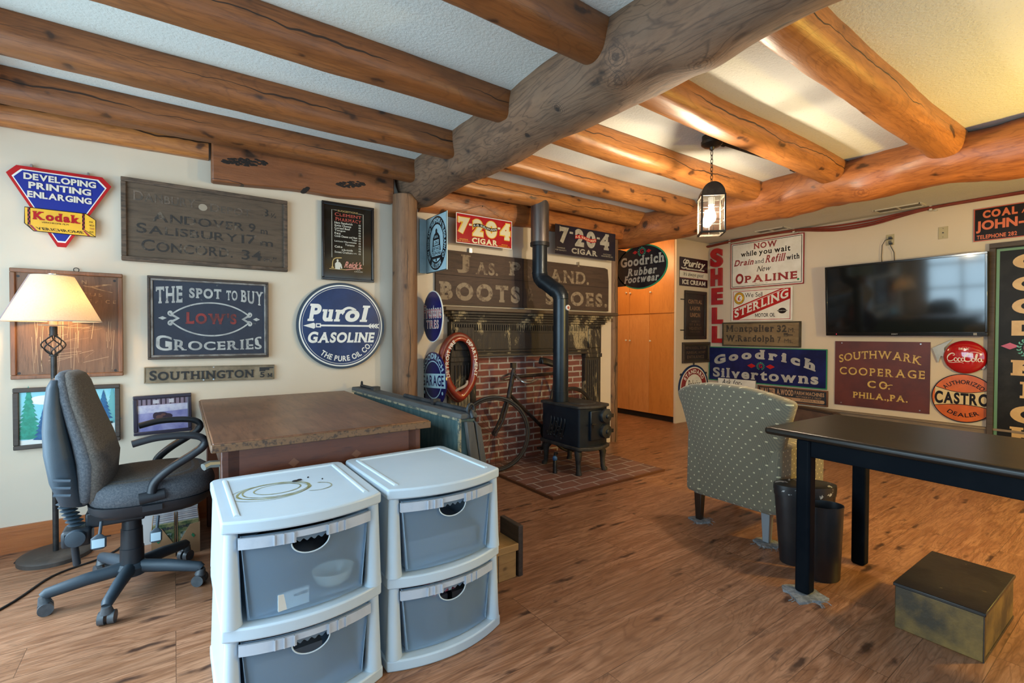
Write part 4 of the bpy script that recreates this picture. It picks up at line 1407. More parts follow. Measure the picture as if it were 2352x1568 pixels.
s = Sign('enamel_sign', 'white sign reading ask for, mostly hidden behind the armchair', 'R', 3.53, .43, t=.005, off=.03)
s.slab(rectp(-.27, -.17, .27, .17), WHITE)
s.q('border', BLACK, frameq(-.27, -.17, .27, .17, .005), 1)
s.T(BLACK, 'Ask for-', -.21, .085, .085, .155, shear=.3, serif=.03)
s.done()

s = Sign('wooden_sign', 'brown framed farm machine sign with a tan strip at the foot of the wall', 'R', 2.831, .449, t=.014, off=.004)
s.slab(rectp(-.40, -.083, .40, .083), mat('blue_black_paint', (.016, .018, .026), .5))
s.frame(-.413, -.094, .413, .094, .016, .024, mat('brown_sign_frame', (.16, .065, .030), .5, c2=(.10, .04, .02), ns=14))
TN = mat('tan_paint', (.42, .25, .14), .5)
s.T(TN, 'WALTER A.WOOD', -.377, -.006, .03, .068, bold=.03, serif=.02, gap=.06)
s.T(TN, 'FARM MACHINES', .045, .016, .374, .062, bold=.02)
s.T(TN, 'NOT MADE BY A TRUST', .06, -.016, .345, .004, shear=.3)
s.q('strip', TN, [rectp(-.385, -.066, .36, -.026), ell(.36, -.046, .018, .02, 16)], 1)
s.T(BLACKP, 'MASSENA, N.Y.', .112, -.06, .341, -.031, serif=.05)
s.T(BLACKP, 'HORTON', -.12, -.06, .012, -.032, serif=.05)
s.done()

s = Sign('metal_sign', 'rust red cooperage company sign with gold arched lettering below the television', 'R', 1.924, .765, t=.004, off=.008)
s.slab(rectp(-.428, -.366, .428, .366), mat('oxblood_paint', (.115, .022, .014), .45, c2=(.08, .016, .012), ns=4, chip=((.03, .01, .008), 16, .72)))
s.T(GOLD, 'SOUTHWARK', -.385, .126, .36, .214, bold=.01, serif=.05, warp=lambda x, z: (x + .25 * (z - .17) * x, z + .052 - .40 * x * x))
s.T(GOLD, 'COOPERAGE', -.378, -.014, .387, .072, serif=.05, bold=.01, gap=.16)
s.T(GOLD, 'C', -.107, -.146, -.03, -.066, bold=.02, serif=.03)
s.T(GOLD, 'O.', .0, -.15, .098, -.066, bold=.02)
s.q('lettering', GOLD, stroke(bez((.05, -.105), (.08, -.12), (.09, -.09), (.12, -.1)), .008), 2)
s.T(GOLD, 'PHILA.,PA.', -.244, -.282, .25, -.202, serif=.05, bold=.02)
s.q('screw', SCREW, [ell(u, v, .007, n=12) for u in (-.36, .35) for v in (-.34, .345)], 2)
s.done()

# soda button with arrow
CR = mat('gloss_red_enamel', (.40, .008, .014), .07, spec=.7, coat=.6)
s = Sign('button_sign', 'domed glossy red soda button sign with a silver arrow behind it', 'R', 1.233, .991, t=.0, off=.03)
mb = MB().lathe([(.001, -.045), (.05, -.0435), (.10, -.036), (.14, -.022), (.156, -.008), (.159, 0)], (0, 0, 0), 64, 'y', cap=False)
mb.build('disc', CR, s.o, smooth=True)


def dome(x, z):
    r = math.hypot(x, z)
    return -.0005 - .045 * math.sqrt(max(0, 1 - (r / .162) ** 2))


def dpoly(m, polys):
    mb = MB()
    for p in polys:
        k = len(mb.v)
        e = (k // 4) % 9 * .00006
        mb.v += [(a, dome(a, b) - .0012 - e, b) for a, b in p]
        mb.f.append(tuple(range(k, k + len(p))))
    mb.build('lettering', m, s.o, recalc=False)


CW = mat('white_script', (.72, .70, .68), .25)
polys = []


def scr(pts, w=.006):
    w *= .62
    n = len(pts) - 1
    polys.extend(stroke(pts, [w * (.55 + .75 * math.sin(PI * i / n)) for i in range(n + 1)]))


# flowing script drawn with strokes
for ox in (-.098, .030):
    scr(bez((ox + .030, .030), (ox + .008, .052), (ox - .030, .012), (ox - .024, -.022), 14), .014)
    scr(bez((ox - .024, -.022), (ox - .018, -.048), (ox + .012, -.044), (ox + .022, -.026), 12), .012)
    scr(bez((ox + .030, .030), (ox + .036, .020), (ox + .022, .012), (ox + .018, .020), 8), .008)
for cx in (-.058, .066):
    scr([(cx + .0115 * math.cos(t), -.024 + .017 * math.sin(t)) for t in [2 * PI * i / 18 for i in range(19)]], .010)
scr([(-.030 + .011 * math.cos(t), -.024 + .017 * math.sin(t)) for t in [.6 + 1.6 * PI * i / 16 for i in range(17)]], .011)
for cx in (-.003, .112):
    scr([(cx - .003 + .0105 * math.cos(t), -.024 + .016 * math.sin(t)) for t in [2 * PI * i / 16 for i in range(17)]], .010)
    scr([(cx + .0105, -.006), (cx + .009, -.02), (cx + .010, -.034), (cx + .017, -.040), (cx + .022, -.034)], .012)
scr(bez((.086, -.034), (.086, -.01), (.100, .036), (.090, .036), 10), .010)
scr(bez((.090, .036), (.082, .03), (.080, -.03), (.090, -.040), 10), .010)
scr(bez((-.12, -.045), (-.09, -.075), (-.03, -.03), (.0, -.06), 14), .006)
scr(bez((.045, .045), (.08, .06), (.11, .04), (.13, .03), 12), .006)
scr([(.016, .004), (.026, .007)], .012)
V, F = layout('DRINK', bold=.02)
V = fit(V, -.038, .070, .036, .088)
polys_t = [[V[i] for i in f] for f in F]
dpoly(CW, polys + polys_t)
mb = MB().prism([(-.09, .172), (-.243, .082), (-.198, -.065), (-.178, .006), (.10, -.08), (.128, -.115), (.148, -.09), (.12, -.05), (-.15, .04), (-.155, .085)], .0, .012)
mb.build('arrow', mat('silver_arrow', (.38, .41, .43), .3, c2=(.30, .33, .35), ns=6), s.o)
s.done()

s = Sign('enamel_sign', 'round orange and cream motor oil dealer sign partly behind the tall black sign board', 'R', 1.243, .590, t=.008, off=.012)
s.slab(ell(0, 0, .238, .236, 72), BLACK)
s.q('face', ORANGE, [ell(0, 0, .230, .228, 72)], 1)
n = 24
up = [(-.229 + .458 * i / n, .112 - .055 * math.sin(PI * i / n)) for i in range(n + 1)]
lo = [(-.229 + .458 * i / n, -.095 + .03 * math.sin(PI * i / n)) for i in range(n + 1)]


def clipc(p, r=.2295):
    d = math.hypot(*p)
    return p if d <= r else (p[0] * r / d, p[1] * r / d)


cream = mat('cream_enamel', (.62, .48, .25), .3)
for j, (gr, m, l) in enumerate((((up, lo), BLACK, 2), (([(x, z - .006) for x, z in up], [(x, z + .006) for x, z in lo]), cream, 3))):
    s.q('band', m, [[clipc(gr[1][i]), clipc(gr[1][i + 1]), clipc(gr[0][i + 1]), clipc(gr[0][i])] for i in range(n)], l)
s.T(BLACK, 'CASTROL', -.212, -.078, .232, .076, lay=4, bold=.03, gap=.06, warp=lambda x, z: (x, z * (.72 + 3.2 * x * x if abs(x) < .3 else 1) - .004))
s.ring(BLACK, 'AUTHORIZED', 0, -.03, .168, .208, 140, 40, lay=5, bold=.01, gap=.1)
s.ring(BLACK, 'DEALER', 0, .03, .214, .174, 236, 304, lay=5, bold=.01, gap=.1)
s.done()

s = Sign('enamel_sign', 'black coal dealer sign with orange lettering cut by the right edge of the photo', 'R', .83, 2.250, t=.005, off=.01)
s.slab(rectp(-.36, -.155, .36, .155), BLACK)
s.q('border', mat('orange_red_enamel', (.42, .06, .015), .35), frameq(-.36, -.155, .36, .155, .008), 1)
OR = mat('orange_lettering', (.60, .12, .025), .4)
s.T(OR, 'COAL', -.298, .058, -.068, .130, bold=.04)
s.T(OR, 'AND', -.045, .06, .09, .102, bold=.02)
s.T(OR, 'OIL', .13, .058, .30, .130, bold=.04)
s.T(OR, 'JOHN-ALDEN', -.344, -.078, .33, .036, bold=.03, gap=.06)
s.T(OR, 'TELEPHONE 282', -.337, -.136, -.07, -.098, bold=.02)
s.done()

s = Sign('tall_sign_board', 'tall black tire sign board with gold letters and a green line at the right edge', 'R', .815, 1.10, t=.02, off=.02, cat='sign')
s.slab(rectp(-.245, -.94, .245, .94), mat('smoky_black_metal', (.010, .009, .008), .42, spec=.15, c2=(.028, .027, .026), ns=3, lo=.5, hi=.75))
s.frame(-.257, -.955, .257, .955, .045, .045, FRAMEWOOD)
s.q('border', mat('dull_green_line', (.10, .22, .12), .45), frameq(-.210, -.90, .210, .90, .022), 1)
GL = mat('gold_leaf_lettering', (.56, .37, .15), .4, c2=(.48, .30, .11), ns=5)
zz = ((.838, .700), (.632, .500), (.436, .296), (.236, .100), (-.122, -.262), (-.316, -.464), (-.532, -.692), (-.73, -.87))
for ch, (z1, z0) in zip('GOODRICH', zz):
    w = .105
    if ch == 'I':
        s.T(GL, ch, -.045, z0, .045, z1, bold=.05, serif=.07)
    else:
        s.T(GL, ch, -w, z0, w, z1, bold=.05, serif=.05)
wreath(s, 0, -.01, .16, .17, TEALG, RED)
s.q('emblem', RED, [lozenge(-.113, .004, .12, .062), lozenge(.113, .004, .12, .062)], 2)
s.done()
# ------------------------------------------------------------------ fireplace wall
BRICK = brick_mat('fire_brick', (.215, .066, .044), (.135, .043, .032), (.36, .31, .27), .205, .0585, .0085)
struct('wall_brick_panel', MB().box(2.16, 3.56, 3.676, WALL_Y, 0, 1.03), BRICK)
HEARTH = brick_mat('hearth_tile', (.21, .095, .07), (.15, .07, .055), (.36, .30, .27), .205, .125, .0075, plane='xy', offset=.5, rough=.6, loc=(.02, .03, 0))
h = thing('hearth_pad', 'low brick hearth pad under the wood stove with a thin wooden edge', 'hearth', (2.23, 2.63, 0))
MB().box(.015, 1.27, .015, 1.04, 0, .022).build('bricks', HEARTH, h)
MB().box(0, 1.285, 0, .015, 0, .020).box(0, .015, .015, 1.04, 0, .020).build('edge_trim', mat('dark_oak_trim', (.13, .05, .022), .4), h)

PEEL = None


def peel_mat():
    m, nt, b = base('peeling_paint')
    v = coords(nt, (1, 1, .45))
    n1 = noise(nt, v, 4.5, 8, .72, .5)
    n2 = noise(nt, coords(nt, (6, 6, 1)), 9, 6, .7)
    f = ramp(nt, n1, .43, .47)
    f2 = ramp(nt, n2, .50, .60)
    cc = mix(nt, f, (.30, .23, .125), (.022, .014, .009))
    cc = mix(nt, math_(nt, 'MULTIPLY', f2, .75), cc, (.018, .012, .008))
    nt.links.new(cc, b.inputs['Base Color'])
    b.inputs['Roughness'].default_value = .6
    bumpn(nt, b, math_(nt, 'ADD', f, f2), .4, .003)
    return m


PEEL = peel_mat()
MDARK = wood('mantel_brown', (.085, .050, .030), (.03, .018, .012), axis='x', knots=False, crack=False, rough=.5, grain=9)
mt = thing('mantelpiece', 'antique mantelpiece of dark wood with peeling cream paint and fluted pilasters round the brick', 'mantelpiece', (2.83, WALL_Y - .002, 0))
mb = MB()
for x0, x1, d in ((-1.0, 1.07, .17),):
    mb.box(x0, x1, -d, 0, 1.395, 1.43)
mb.build('shelf', MDARK, mt, bevel=.006)
mb = MB()
for i, (e, z0, z1, d) in enumerate(((.06, 1.37, 1.395, .150), (.085, 1.35, 1.37, .130), (.105, 1.325, 1.35, .110), (.12, 1.305, 1.325, .098))):
    mb.box(-1.0 + e, 1.07 - e, -d, 0, z0, z1)
mb.build('cornice', PEEL, mt, bevel=.005)
MB().box(-.895, .91, -.075, 0, 1.005, 1.305).build('frieze', PEEL, mt)
MB().box(-.68, .68, -.084, -.07, 1.06, 1.215).build('frieze_panel', PEEL, mt, bevel=.004)
mb = MB()
for i in range(74):
    x = -.88 + i * .0241
    mb.box(x, x + .012, -.086, -.07, 1.235, 1.285)
dn_ = mb.build('dentil_band', PEEL, mt)
MB().box(-.70, .71, -.095, 0, 1.0, 1.022).box(-.70, .71, -.09, 0, 1.036, 1.05).build('lower_moulding', mat('black_brown_mould', (.03, .02, .015), .45), mt, bevel=.004)
for side, xa, xb in ((-1, -.90, -.645), (1, .68, .91)):
    mb = MB()
    mb.box(xa, xb, -.07, 0, 0, 1.02)
    mb.box(xa - .008, xb + .008, -.082, 0, 0, .16)
    mb.box(xa - .006, xb + .006, -.085, 0, .96, 1.0)
    p = mb.build('pilaster', PEEL, mt, bevel=.003)
    fl = MB()
    n = 6
    for i in range(n):
        x = xa + .03 + (xb - xa - .06) * (i + .5) / n
        fl.lathe([(.013, .19), (.013, .93)], (x, -.068, 0), 8)
    fl.build('fluting', PEEL, p, smooth=True)
    MB().box(xa + .03, xb - .03, -.095, -.07, 1.06, 1.26).build('capital_block', PEEL, p, bevel=.006)

# horse collar
HC = mat('red_leather', (.27, .030, .012), .28, c2=(.20, .022, .012), ns=6, coat=.4, chip=((.03, .012, .008), 18, .74))
hc = thing('horse_collar', 'shiny red leather horse collar with white fire department lettering hung on the left pilaster', 'horse collar', (1.975, 3.545, .925))


def hcp(t, k=1.0):
    a = 2 * PI * t
    x = .138 * k * math.sin(a) * (1 + .10 * math.cos(a))
    z = .245 * k * math.cos(a) - .008
    if z < -.13:
        x *= 1 - .30 * ((-.13 - z) / .12) ** 1.3
    return x, z


pts = [hcp(i / 64) for i in range(64)]
MB().tube([(x, .0, z) for x, z in pts], [.030 + .010 * math.cos(2 * PI * i / 64 + PI) for i in range(64)], 14, True, up=(0, 1, 0)).build('body', HC, hc, smooth=True)
MB().tube([(x * 1.20, .028, z * 1.10) for x, z in pts], .030, 12, True, up=(0, 1, 0)).build('rear_roll', mat('dark_red_leather', (.19, .03, .012), .4, c2=(.10, .016, .01), ns=7), hc, smooth=True)
WL = mat('white_stencil', (.62, .58, .52), .5)


def along(text, t0, t1, k, h, rev=False):
    V, F = layout(text, bold=.02, gap=.1)
    V = fit(V, 0, -.5, 1, .5)
    P = []
    for a, b in V:
        t = t0 + (t1 - t0) * a
        x, z = hcp(t, k)
        x2, z2 = hcp(t + .002, k)
        dx, dz = x2 - x, z2 - z
        if t1 < t0:
            dx, dz = -dx, -dz
        l = math.hypot(dx, dz)
        nx, nz = -dz / l, dx / l
        bb = b * h
        dep = -(.030 + .010 * math.cos(2 * PI * t + PI)) + .12 * abs(bb)
        P.append((x + nx * bb, dep - .0045, z + nz * bb))
    return P, F


mb = MB()
for args in (('DETROIT FIRE', .70, .93, 1.0, .032), ('DEPARTMENT', .06, .30, 1.0, .032)):
    P, F = along(*args)
    mb.add(P, F)
mb.build('lettering', WL, hc, recalc=False)
MB().tube(bez((-.06, -.03, -.20), (-.03, -.05, -.17), (.05, -.05, -.17), (.05, -.03, -.12), 12), .011, 8).build('strap', mat('pale_strap', (.40, .33, .28), .6), hc, smooth=True)
MB().bar((0, .03, .26), (0, .09, .29), .005).build('hook', IRON, hc)

# ------------------------------------------------------------------ bicycle
RUB = mat('old_rubber', (.014, .012, .012), .6)
RUST = mat('rusty_black_frame', (.018, .013, .011), .5, .3, c2=(.04, .023, .016), ns=20)
CHROME = mat('worn_chrome', (.45, .43, .40), .28, .9, c2=(.22, .19, .16), ns=16)
bk = thing('bicycle', 'antique black bicycle with dropped handlebars leaning on the brick behind the stove', 'bicycle', (2.23, 3.40, .022))


def wheel(c, yaw, R=.312):
    u = Vector((math.cos(yaw), math.sin(yaw), 0))
    tl = Vector((0, .06, 1)).normalized()
    C0 = Vector(c)

    def P(a, r, off=0):
        return C0 + u * (r * math.cos(a)) + tl * (r * math.sin(a)) + u.cross(tl) * off
    w = MB().tube([P(2 * PI * i / 64, R) for i in range(64)], .0135, 10, True).build('wheel', RUB, bk, smooth=True)
    MB().tube([P(2 * PI * i / 64, R - .016) for i in range(64)], .011, 8, True).build('rim', RUST, w, smooth=True)
    sp = MB()
    for i in range(32):
        a = 2 * PI * i / 32
        sp.bar(P(a + (.35 if i % 2 else -.35), .018, .022 if i % 4 < 2 else -.022), P(a, R - .018), .0010, 4)
    sp.build('spokes', RUST, w)
    MB().bar(P(0, 0, -.05), P(0, 0, .05), .011, 10).bar(P(0, 0, -.03), P(0, 0, .03), .018, 12).build('hub', RUST, w, smooth=True)


wheel((0, 0, .328), -.28)
wheel((1.03, .145, .328), 0.03)
ht, hb = Vector((.222, .035, .855)), Vector((.155, .012, .625))
fr = MB()
fr.bar(ht, hb, .021, 10)
bb_, st, sc_l = Vector((.63, .10, .28)), Vector((.80, .125, .80)), Vector((1.03, .145, .328))
fr.bar(ht.lerp(hb, .24), st, .0145).bar(hb.lerp(ht, .12), bb_, .017).bar(bb_, st, .0145)
for oy in (-.05, .05):
    fr.bar(bb_ + Vector((0, oy * .4, 0)), sc_l + Vector((0, oy, 0)), .009).bar(st + Vector((0, oy * .3, -.03)), sc_l + Vector((0, oy, 0)), .008)
fr.build('frame', RUST, bk, smooth=True)
fk = MB()
fork_pts = [hb + Vector((0, 0, 0)), Vector((.115, .006, .54)), Vector((.075, .003, .44)), Vector((.03, 0, .37)), Vector((-.01, 0, .322))]
for o_ in (-.038, .038):
    pv = [p + Vector((.27, .96, 0)) * o_ * (1 if i else .4) for i, p in enumerate(fork_pts)]
    fk.tube(pv, [.015, .014, .0125, .011, .010], 8)
fk.build('fork', RUST, bk, smooth=True)
MB().tube([ht, ht + Vector((.012, .004, .05))], .017, 8).box(.20, .245, .02, .055, .88, .925).build('stem', RUST, bk)
hbm = MB()
for sg, L in ((-1, CHROME), (1, CHROME)):
    hbm.tube(bez((.222, .035, .835), (.19, .035 + sg * .10, .815), (.17, .035 + sg * .20, .755), (.26, .035 + sg * .19, .762), 12) + [(.36, .035 + sg * .17, .785)], .0105, 8)
hbm.build('handlebar', CHROME, bk, smooth=True)
sd = MB().grid(lambda u, v: (.60 + .27 * u, .122 + (v - .5) * (.05 + .13 * u ** 1.5), .93 - .05 * (2 * (v - .5)) ** 2 + .02 * math.cos(PI * u * 1.2)), 14, 10)
sd.build('saddle', mat('black_leather', (.018, .015, .013), .5), bk, smooth=True, solid=.02)
MB().bar(st, st + Vector((.02, 0, .11)), .011).build('seat_post', RUST, bk)
MB().lathe([(.09, -.003), (.09, .003)], (bb_.x, bb_.y - .05, bb_.z), 28, 'y').bar(bb_ + Vector((0, -.06, 0)), bb_ + Vector((-.08, -.06, -.15)), .009).box(.50, .59, -.01, .05, .12, .14).build('crank', RUST, bk)

# ------------------------------------------------------------------ stove
SB = mat('blue_black_cast_iron', (.008, .014, .024), .34, .3, c2=(.013, .02, .03), ns=8, bump=.12, bs=50)
SD = mat('dusty_cast_iron', (.050, .045, .040), .6, .25, c2=(.024, .022, .022), ns=14, bump=.2, bs=60)
sv = thing('wood_stove', 'black cast iron box stove on four curved legs standing on the hearth', 'stove', (2.905, 3.14, .024))


def rrect(hx, hy, r, bow=0., n=6):
    """rounded rectangle, front (-y) side bowed outward"""
    pts = []
    for cx, cy, a0 in ((hx - r, hy - r, 0), (-hx + r, hy - r, PI / 2), (-hx + r, -hy + r, PI), (hx - r, -hy + r, 3 * PI / 2)):
        for i in range(n + 1):
            a = a0 + PI / 2 * i / n
            pts.append((cx + r * math.cos(a), cy + r * math.sin(a)))
        if a0 == PI:
            for i in range(1, 10):
                x = -hx + r + (2 * hx - 2 * r) * i / 10
                pts.append((x, -hy - bow * (1 - ((x) / (hx - r)) ** 2)))
    return pts


MB().prism(rrect(.168, .245, .02, .025), .235, .555, 'z').build('body', SB, sv, smooth=30)
MB().prism(rrect(.185, .262, .03, .04), .555, .578, 'z').build('lid', SD, sv, bevel=.006)
MB().lathe([(.12, .578), (.115, .584), (.03, .586)], (.02, -.08, 0), 24).build('cooking_plate', SD, sv, smooth=True)
MB().prism(rrect(.188, .265, .03, .05), .205, .235, 'z').build('base_ring', SD, sv, bevel=.008)
MB().lathe([(.06, .15), (.11, .17), (.145, .205)], (0, -.02, 0), 20).build('ash_bowl', SD, sv, smooth=True)
dr = MB().prism([(-.075, .285), (.155, .285), (.155, .535), (-.075, .535)], -.288, -.262).build('door', SB, sv, bevel=.006)
for z in (.485, .355):
    MB().lathe([(.010, -.34), (.018, -.336), (.020, -.322), (.056, -.318), (.060, -.308), (.060, -.285)], (.085, 0, z), 24, 'y').build('draft_knob', IRONG, dr, smooth=True)
MB().box(.15, .185, -.30, -.275, .465, .495).box(.15, .185, -.30, -.275, .335, .365).build('hinge', IRON, dr)
MB().lathe([(.012, -.31), (.012, -.285)], (-.062, 0, .43), 12, 'y').bar((-.09, -.312, .432), (-.04, -.312, .428), .007).bar((-.062, -.31, .43), (-.06, -.31, .40), .006).build('latch', IRON, dr)
rl = MB()
rnd = random.Random(11)
for i in range(46):
    t = rnd.random()
    y = -.05 + .22 * t
    z = .27 + rnd.random() * (.17 - .25 * abs(t - .45))
    rl.sphere((-.168, y, z), .008, rnd.uniform(.008, .022), rnd.uniform(.007, .018), 8, 5)
for i in range(5):
    y0 = .14 - i * .045
    rl.tube(bez((-.17, y0, .30), (-.175, y0 - .01, .35), (-.175, y0 - .05, .42), (-.17, y0 - .03, .455), 8), [.008, .010, .011, .010, .009, .009, .007, .006, .003], 6)
rl.build('relief', IRON, sv, smooth=True)
for lx in (-1, 1):
    for ly in (-1, 1):
        b0 = Vector((lx * .13, ly * .19, .20))
        MB().tube([b0, b0 + Vector((lx * .016, ly * .022, -.04)), b0 + Vector((lx * .014, ly * .02, -.10)), b0 + Vector((lx * .014, ly * .025, -.17)), b0 + Vector((lx * .022, ly * .035, -.188)), b0 + Vector((lx * .022, ly * .036, -.20))],
                  [.034, .031, .022, .021, .027, .027], 8).build('leg', SD, sv, smooth=50)
# stove pipe
SP = mat('black_stove_pipe', (.009, .014, .020), .32, .3, c2=(.014, .02, .026), ns=6)
sp = thing('stove_pipe', 'matt black stove pipe with an offset elbow rising from the stove to the ceiling', 'stove pipe', (2.815, 3.22, .60))
R = .0685
lo = [(0, 0, 0), (0, 0, .86)]
up_ = Vector((-.082, .20, 0))
MB().lathe([(R, .004), (R, .02), (R + .002, .02), (R + .002, .10), (R, .10), (R, .44), (R + .002, .44), (R + .002, .47), (R, .47), (R, .91)], (0, 0, 0), 32).build('lower_pipe', SP, sp, smooth=True)
dirn = up_.normalized()
path, rad = [], []
for i in range(9):
    a = PI / 2 * .80 * i / 8
    path.append(Vector((0, 0, .91)) + Vector((0, 0, 1)) * (.10 * math.sin(a)) + dirn * (.10 * (1 - math.cos(a))))
q0, q1 = path[-1], None
e_top = Vector((up_.x, up_.y, 1.16))
pt2 = []
for i in range(9):
    a = PI / 2 * .80 * (1 - i / 8)
    pt2.append(e_top - Vector((0, 0, 1)) * (.10 * math.sin(a)) - dirn * (.10 * (1 - math.cos(a))))
MB().tube(path + pt2, R + .001, 32).build('elbow', SP, sp, smooth=60)
seam = MB()
for i in (2, 5, 8):
    for pth in (path, pt2):
        d = (pth[min(i + 1, 8)] - pth[i - 1]).normalized()
        seam.tube([pth[i] - d * .003, pth[i] + d * .003], R + .0035, 32)
seam.build('elbow_seam', SP, sp, smooth=60)
MB().lathe([(R, 1.15), (R, 1.42)], (up_.x, up_.y, 0), 32).lathe([(R + .004, 1.15), (R + .004, 1.165)], (up_.x, up_.y, 0), 32).build('upper_pipe', SP, sp, smooth=True)
MB().lathe([(.080, 1.40), (.088, 1.402), (.088, 1.435), (.084, 1.437)], (up_.x, up_.y, 0), 32).build('collar', IRON, sp, smooth=True)
MB().lathe([(.083, 1.437), (.083, 1.89)], (up_.x, up_.y, 0), 32).build('insulated_section', mat('dull_stainless', (.23, .20, .18), .34, .85, c2=(.16, .13, .12), sc_=(10, 10, .6), ns=3), sp, smooth=True)
g = MB().lathe([(.024, 0), (.024, -.012), (.021, -.014)], (.015, -R - .0, .835), 20, 'y').build('thermometer', mat('thermometer_white', (.55, .52, .48), .4), sp, smooth=True)
MB().lathe([(.013, -.0145), (.010, -.0165)], (.015, -R, .835), 14, 'y').build('dial', mat('thermometer_red', (.3, .05, .03), .4), g)
# kindling poker with a blue cap
pk = thing('fire_tool', 'short black fire tool with a blue cap standing on the hearth beside the stove', 'fire tool', (2.64, 3.09, .022))
MB().tube([(-.005, -.01, 0), (.01, .01, .10)], [.020, .016], 10).build('shaft', IRON, pk, smooth=True)
MB().sphere((.012, .013, .118), .022, .022, .024, 12, 8).build('cap', mat('blue_cap', (.03, .12, .30), .5, c2=(.02, .07, .2), ns=30), pk, smooth=True)
MB().tube([(.014, .016, .135), (.03, .03, .155), (.06, .04, .15)], .012, 8).build('handle', IRON, pk, smooth=True)

# ------------------------------------------------------------------ lantern
LM = mat('dark_bronze', (.030, .024, .018), .38, .6, c2=(.05, .042, .03), ns=12)
ln_ = thing('hanging_lantern', 'lit glass carriage lantern hanging by a chain from a bronze ceiling canopy and conduit', 'lamp', (2.885, 1.812, 0))
MB().lathe([(.001, 2.405), (.012, 2.408), (.018, 2.425), (.05, 2.432), (.066, 2.445), (.068, 2.462), (.062, 2.466), (.062, 2.499)], (0, 0, 0), 28).build('canopy', LM, ln_, smooth=True)
cd = MB().tube([(.04, -.006, 2.474), (.94, -.085, 2.472)], .0125, 10).tube([(.05, -.006, 2.474), (.12, -.013, 2.474)], .022, 10)
for t in (.25, .45, .52, .62, .8):
    cd.sphere((.04 + .9 * t, -.006 - .079 * t - .012, 2.466), .006, seg=8, rings=6)
cd.box(.92, .99, -.11, -.065, 2.44, 2.495)
cd.build('conduit', IRON, ln_, smooth=True)
ch = MB()
z = 2.402
k = 0
while z > 2.205:
    u = (.0075, 0) if k % 2 else (0, .0075)
    ch.tube([(u[0] * math.cos(a), u[1] * math.cos(a), z - .014 + .0165 * math.sin(a)) for a in [2 * PI * i / 12 for i in range(12)]], .0022, 6, True, up=(.3, .5, .8))
    z -= .026
    k += 1
ch.build('chain', LM, ln_, smooth=True)
LA = math.radians(223)            # the way the lantern's front pane faces
fx, fy = math.cos(LA), math.sin(LA)
sx_, sy_ = -fy, fx                # to the viewer's left / right along the pane


def lp(a, f, z):
    return (sx_ * a + fx * f, sy_ * a + fy * f, z)


def lbox(mb, a0, a1, f0, f1, z0, z1):
    return mb.hexa([lp(a0, f0, z0), lp(a1, f0, z0), lp(a1, f1, z0), lp(a0, f1, z0)], [lp(a0, f0, z1), lp(a1, f0, z1), lp(a1, f1, z1), lp(a0, f1, z1)])


S2 = .070
fm = MB()
for a in (-S2, S2):
    for f in (-S2, S2):
        lbox(fm, a - .005, a + .005, f - .005, f + .005, 1.858, 2.105)
for z in (1.858, 2.095):
    for s_ in (-S2, S2):
        lbox(fm, -S2, S2, s_ - .006, s_ + .006, z, z + .012)
        lbox(fm, s_ - .006, s_ + .006, -S2, S2, z, z + .012)
fm.build('cage', LM, ln_)
br_ = MB()
for s_ in (-S2, S2):
    for z in (1.94, 2.02):
        lbox(br_, -S2, S2, s_ - .0015, s_ + .0015, z, z + .002)
        lbox(br_, s_ - .0015, s_ + .0015, -S2, S2, z, z + .002)
    lbox(br_, -.001, .001, s_ - .0015, s_ + .0015, 1.87, 2.095)
    lbox(br_, s_ - .0015, s_ + .0015, -.001, .001, 1.87, 2.095)
br_.build('glazing_bar', LM, ln_)
roof = MB()
n = 16
arc = [(S2 * 1.02 * math.cos(PI * i / n), 2.105 + S2 * 1.15 * math.sin(PI * i / n)) for i in range(n + 1)]
roof.add([lp(a, f, z) for f in (-S2, S2) for a, z in arc], [(i, i + 1, n + 2 + i, n + 1 + i) for i in range(n)])
roof.add([lp(a, f, z) for f in (-S2 + .006,) for a, z in arc] + [lp(a, f, z) for f in (S2 - .006,) for a, z in arc], [tuple(range(n + 1)), tuple(range(n + 1, 2 * n + 2))])
roof.build('roof', LM, ln_, smooth=40)
MB().lathe([(.02, 2.05), (.02, 2.10)], (0, 0, 0), 12).build('socket', mat('socket_white', (.5, .48, .44), .5), ln_, smooth=True)


def glass_mat(name, tint, gl=.12, haze=.0):
    m = bpy.data.materials.new(name)
    m.use_nodes = True
    nt = m.node_tree
    nt.nodes.clear()
    out = N(nt, 'ShaderNodeOutputMaterial')
    tr = N(nt, 'ShaderNodeBsdfTransparent')
    tr.inputs[0].default_value = rgba(tint)
    g = N(nt, 'ShaderNodeBsdfGlossy')
    g.inputs['Roughness'].default_value = .08
    d = N(nt, 'ShaderNodeBsdfTranslucent')
    d.inputs[0].default_value = (.8, .8, .78, 1)
    m1 = N(nt, 'ShaderNodeMixShader')
    m1.inputs[0].default_value = gl
    nt.links.new(tr.outputs[0], m1.inputs[1])
    nt.links.new(g.outputs[0], m1.inputs[2])
    m2 = N(nt, 'ShaderNodeMixShader')
    tcn = coords(nt)
    nt.links.new(math_(nt, 'MULTIPLY', ramp(nt, noise(nt, tcn, 90, 3), .35, .7), haze), m2.inputs[0])
    nt.links.new(m1.outputs[0], m2.inputs[1])
    nt.links.new(d.outputs[0], m2.inputs[2])
    nt.links.new(m2.outputs[0], out.inputs[0])
    return m


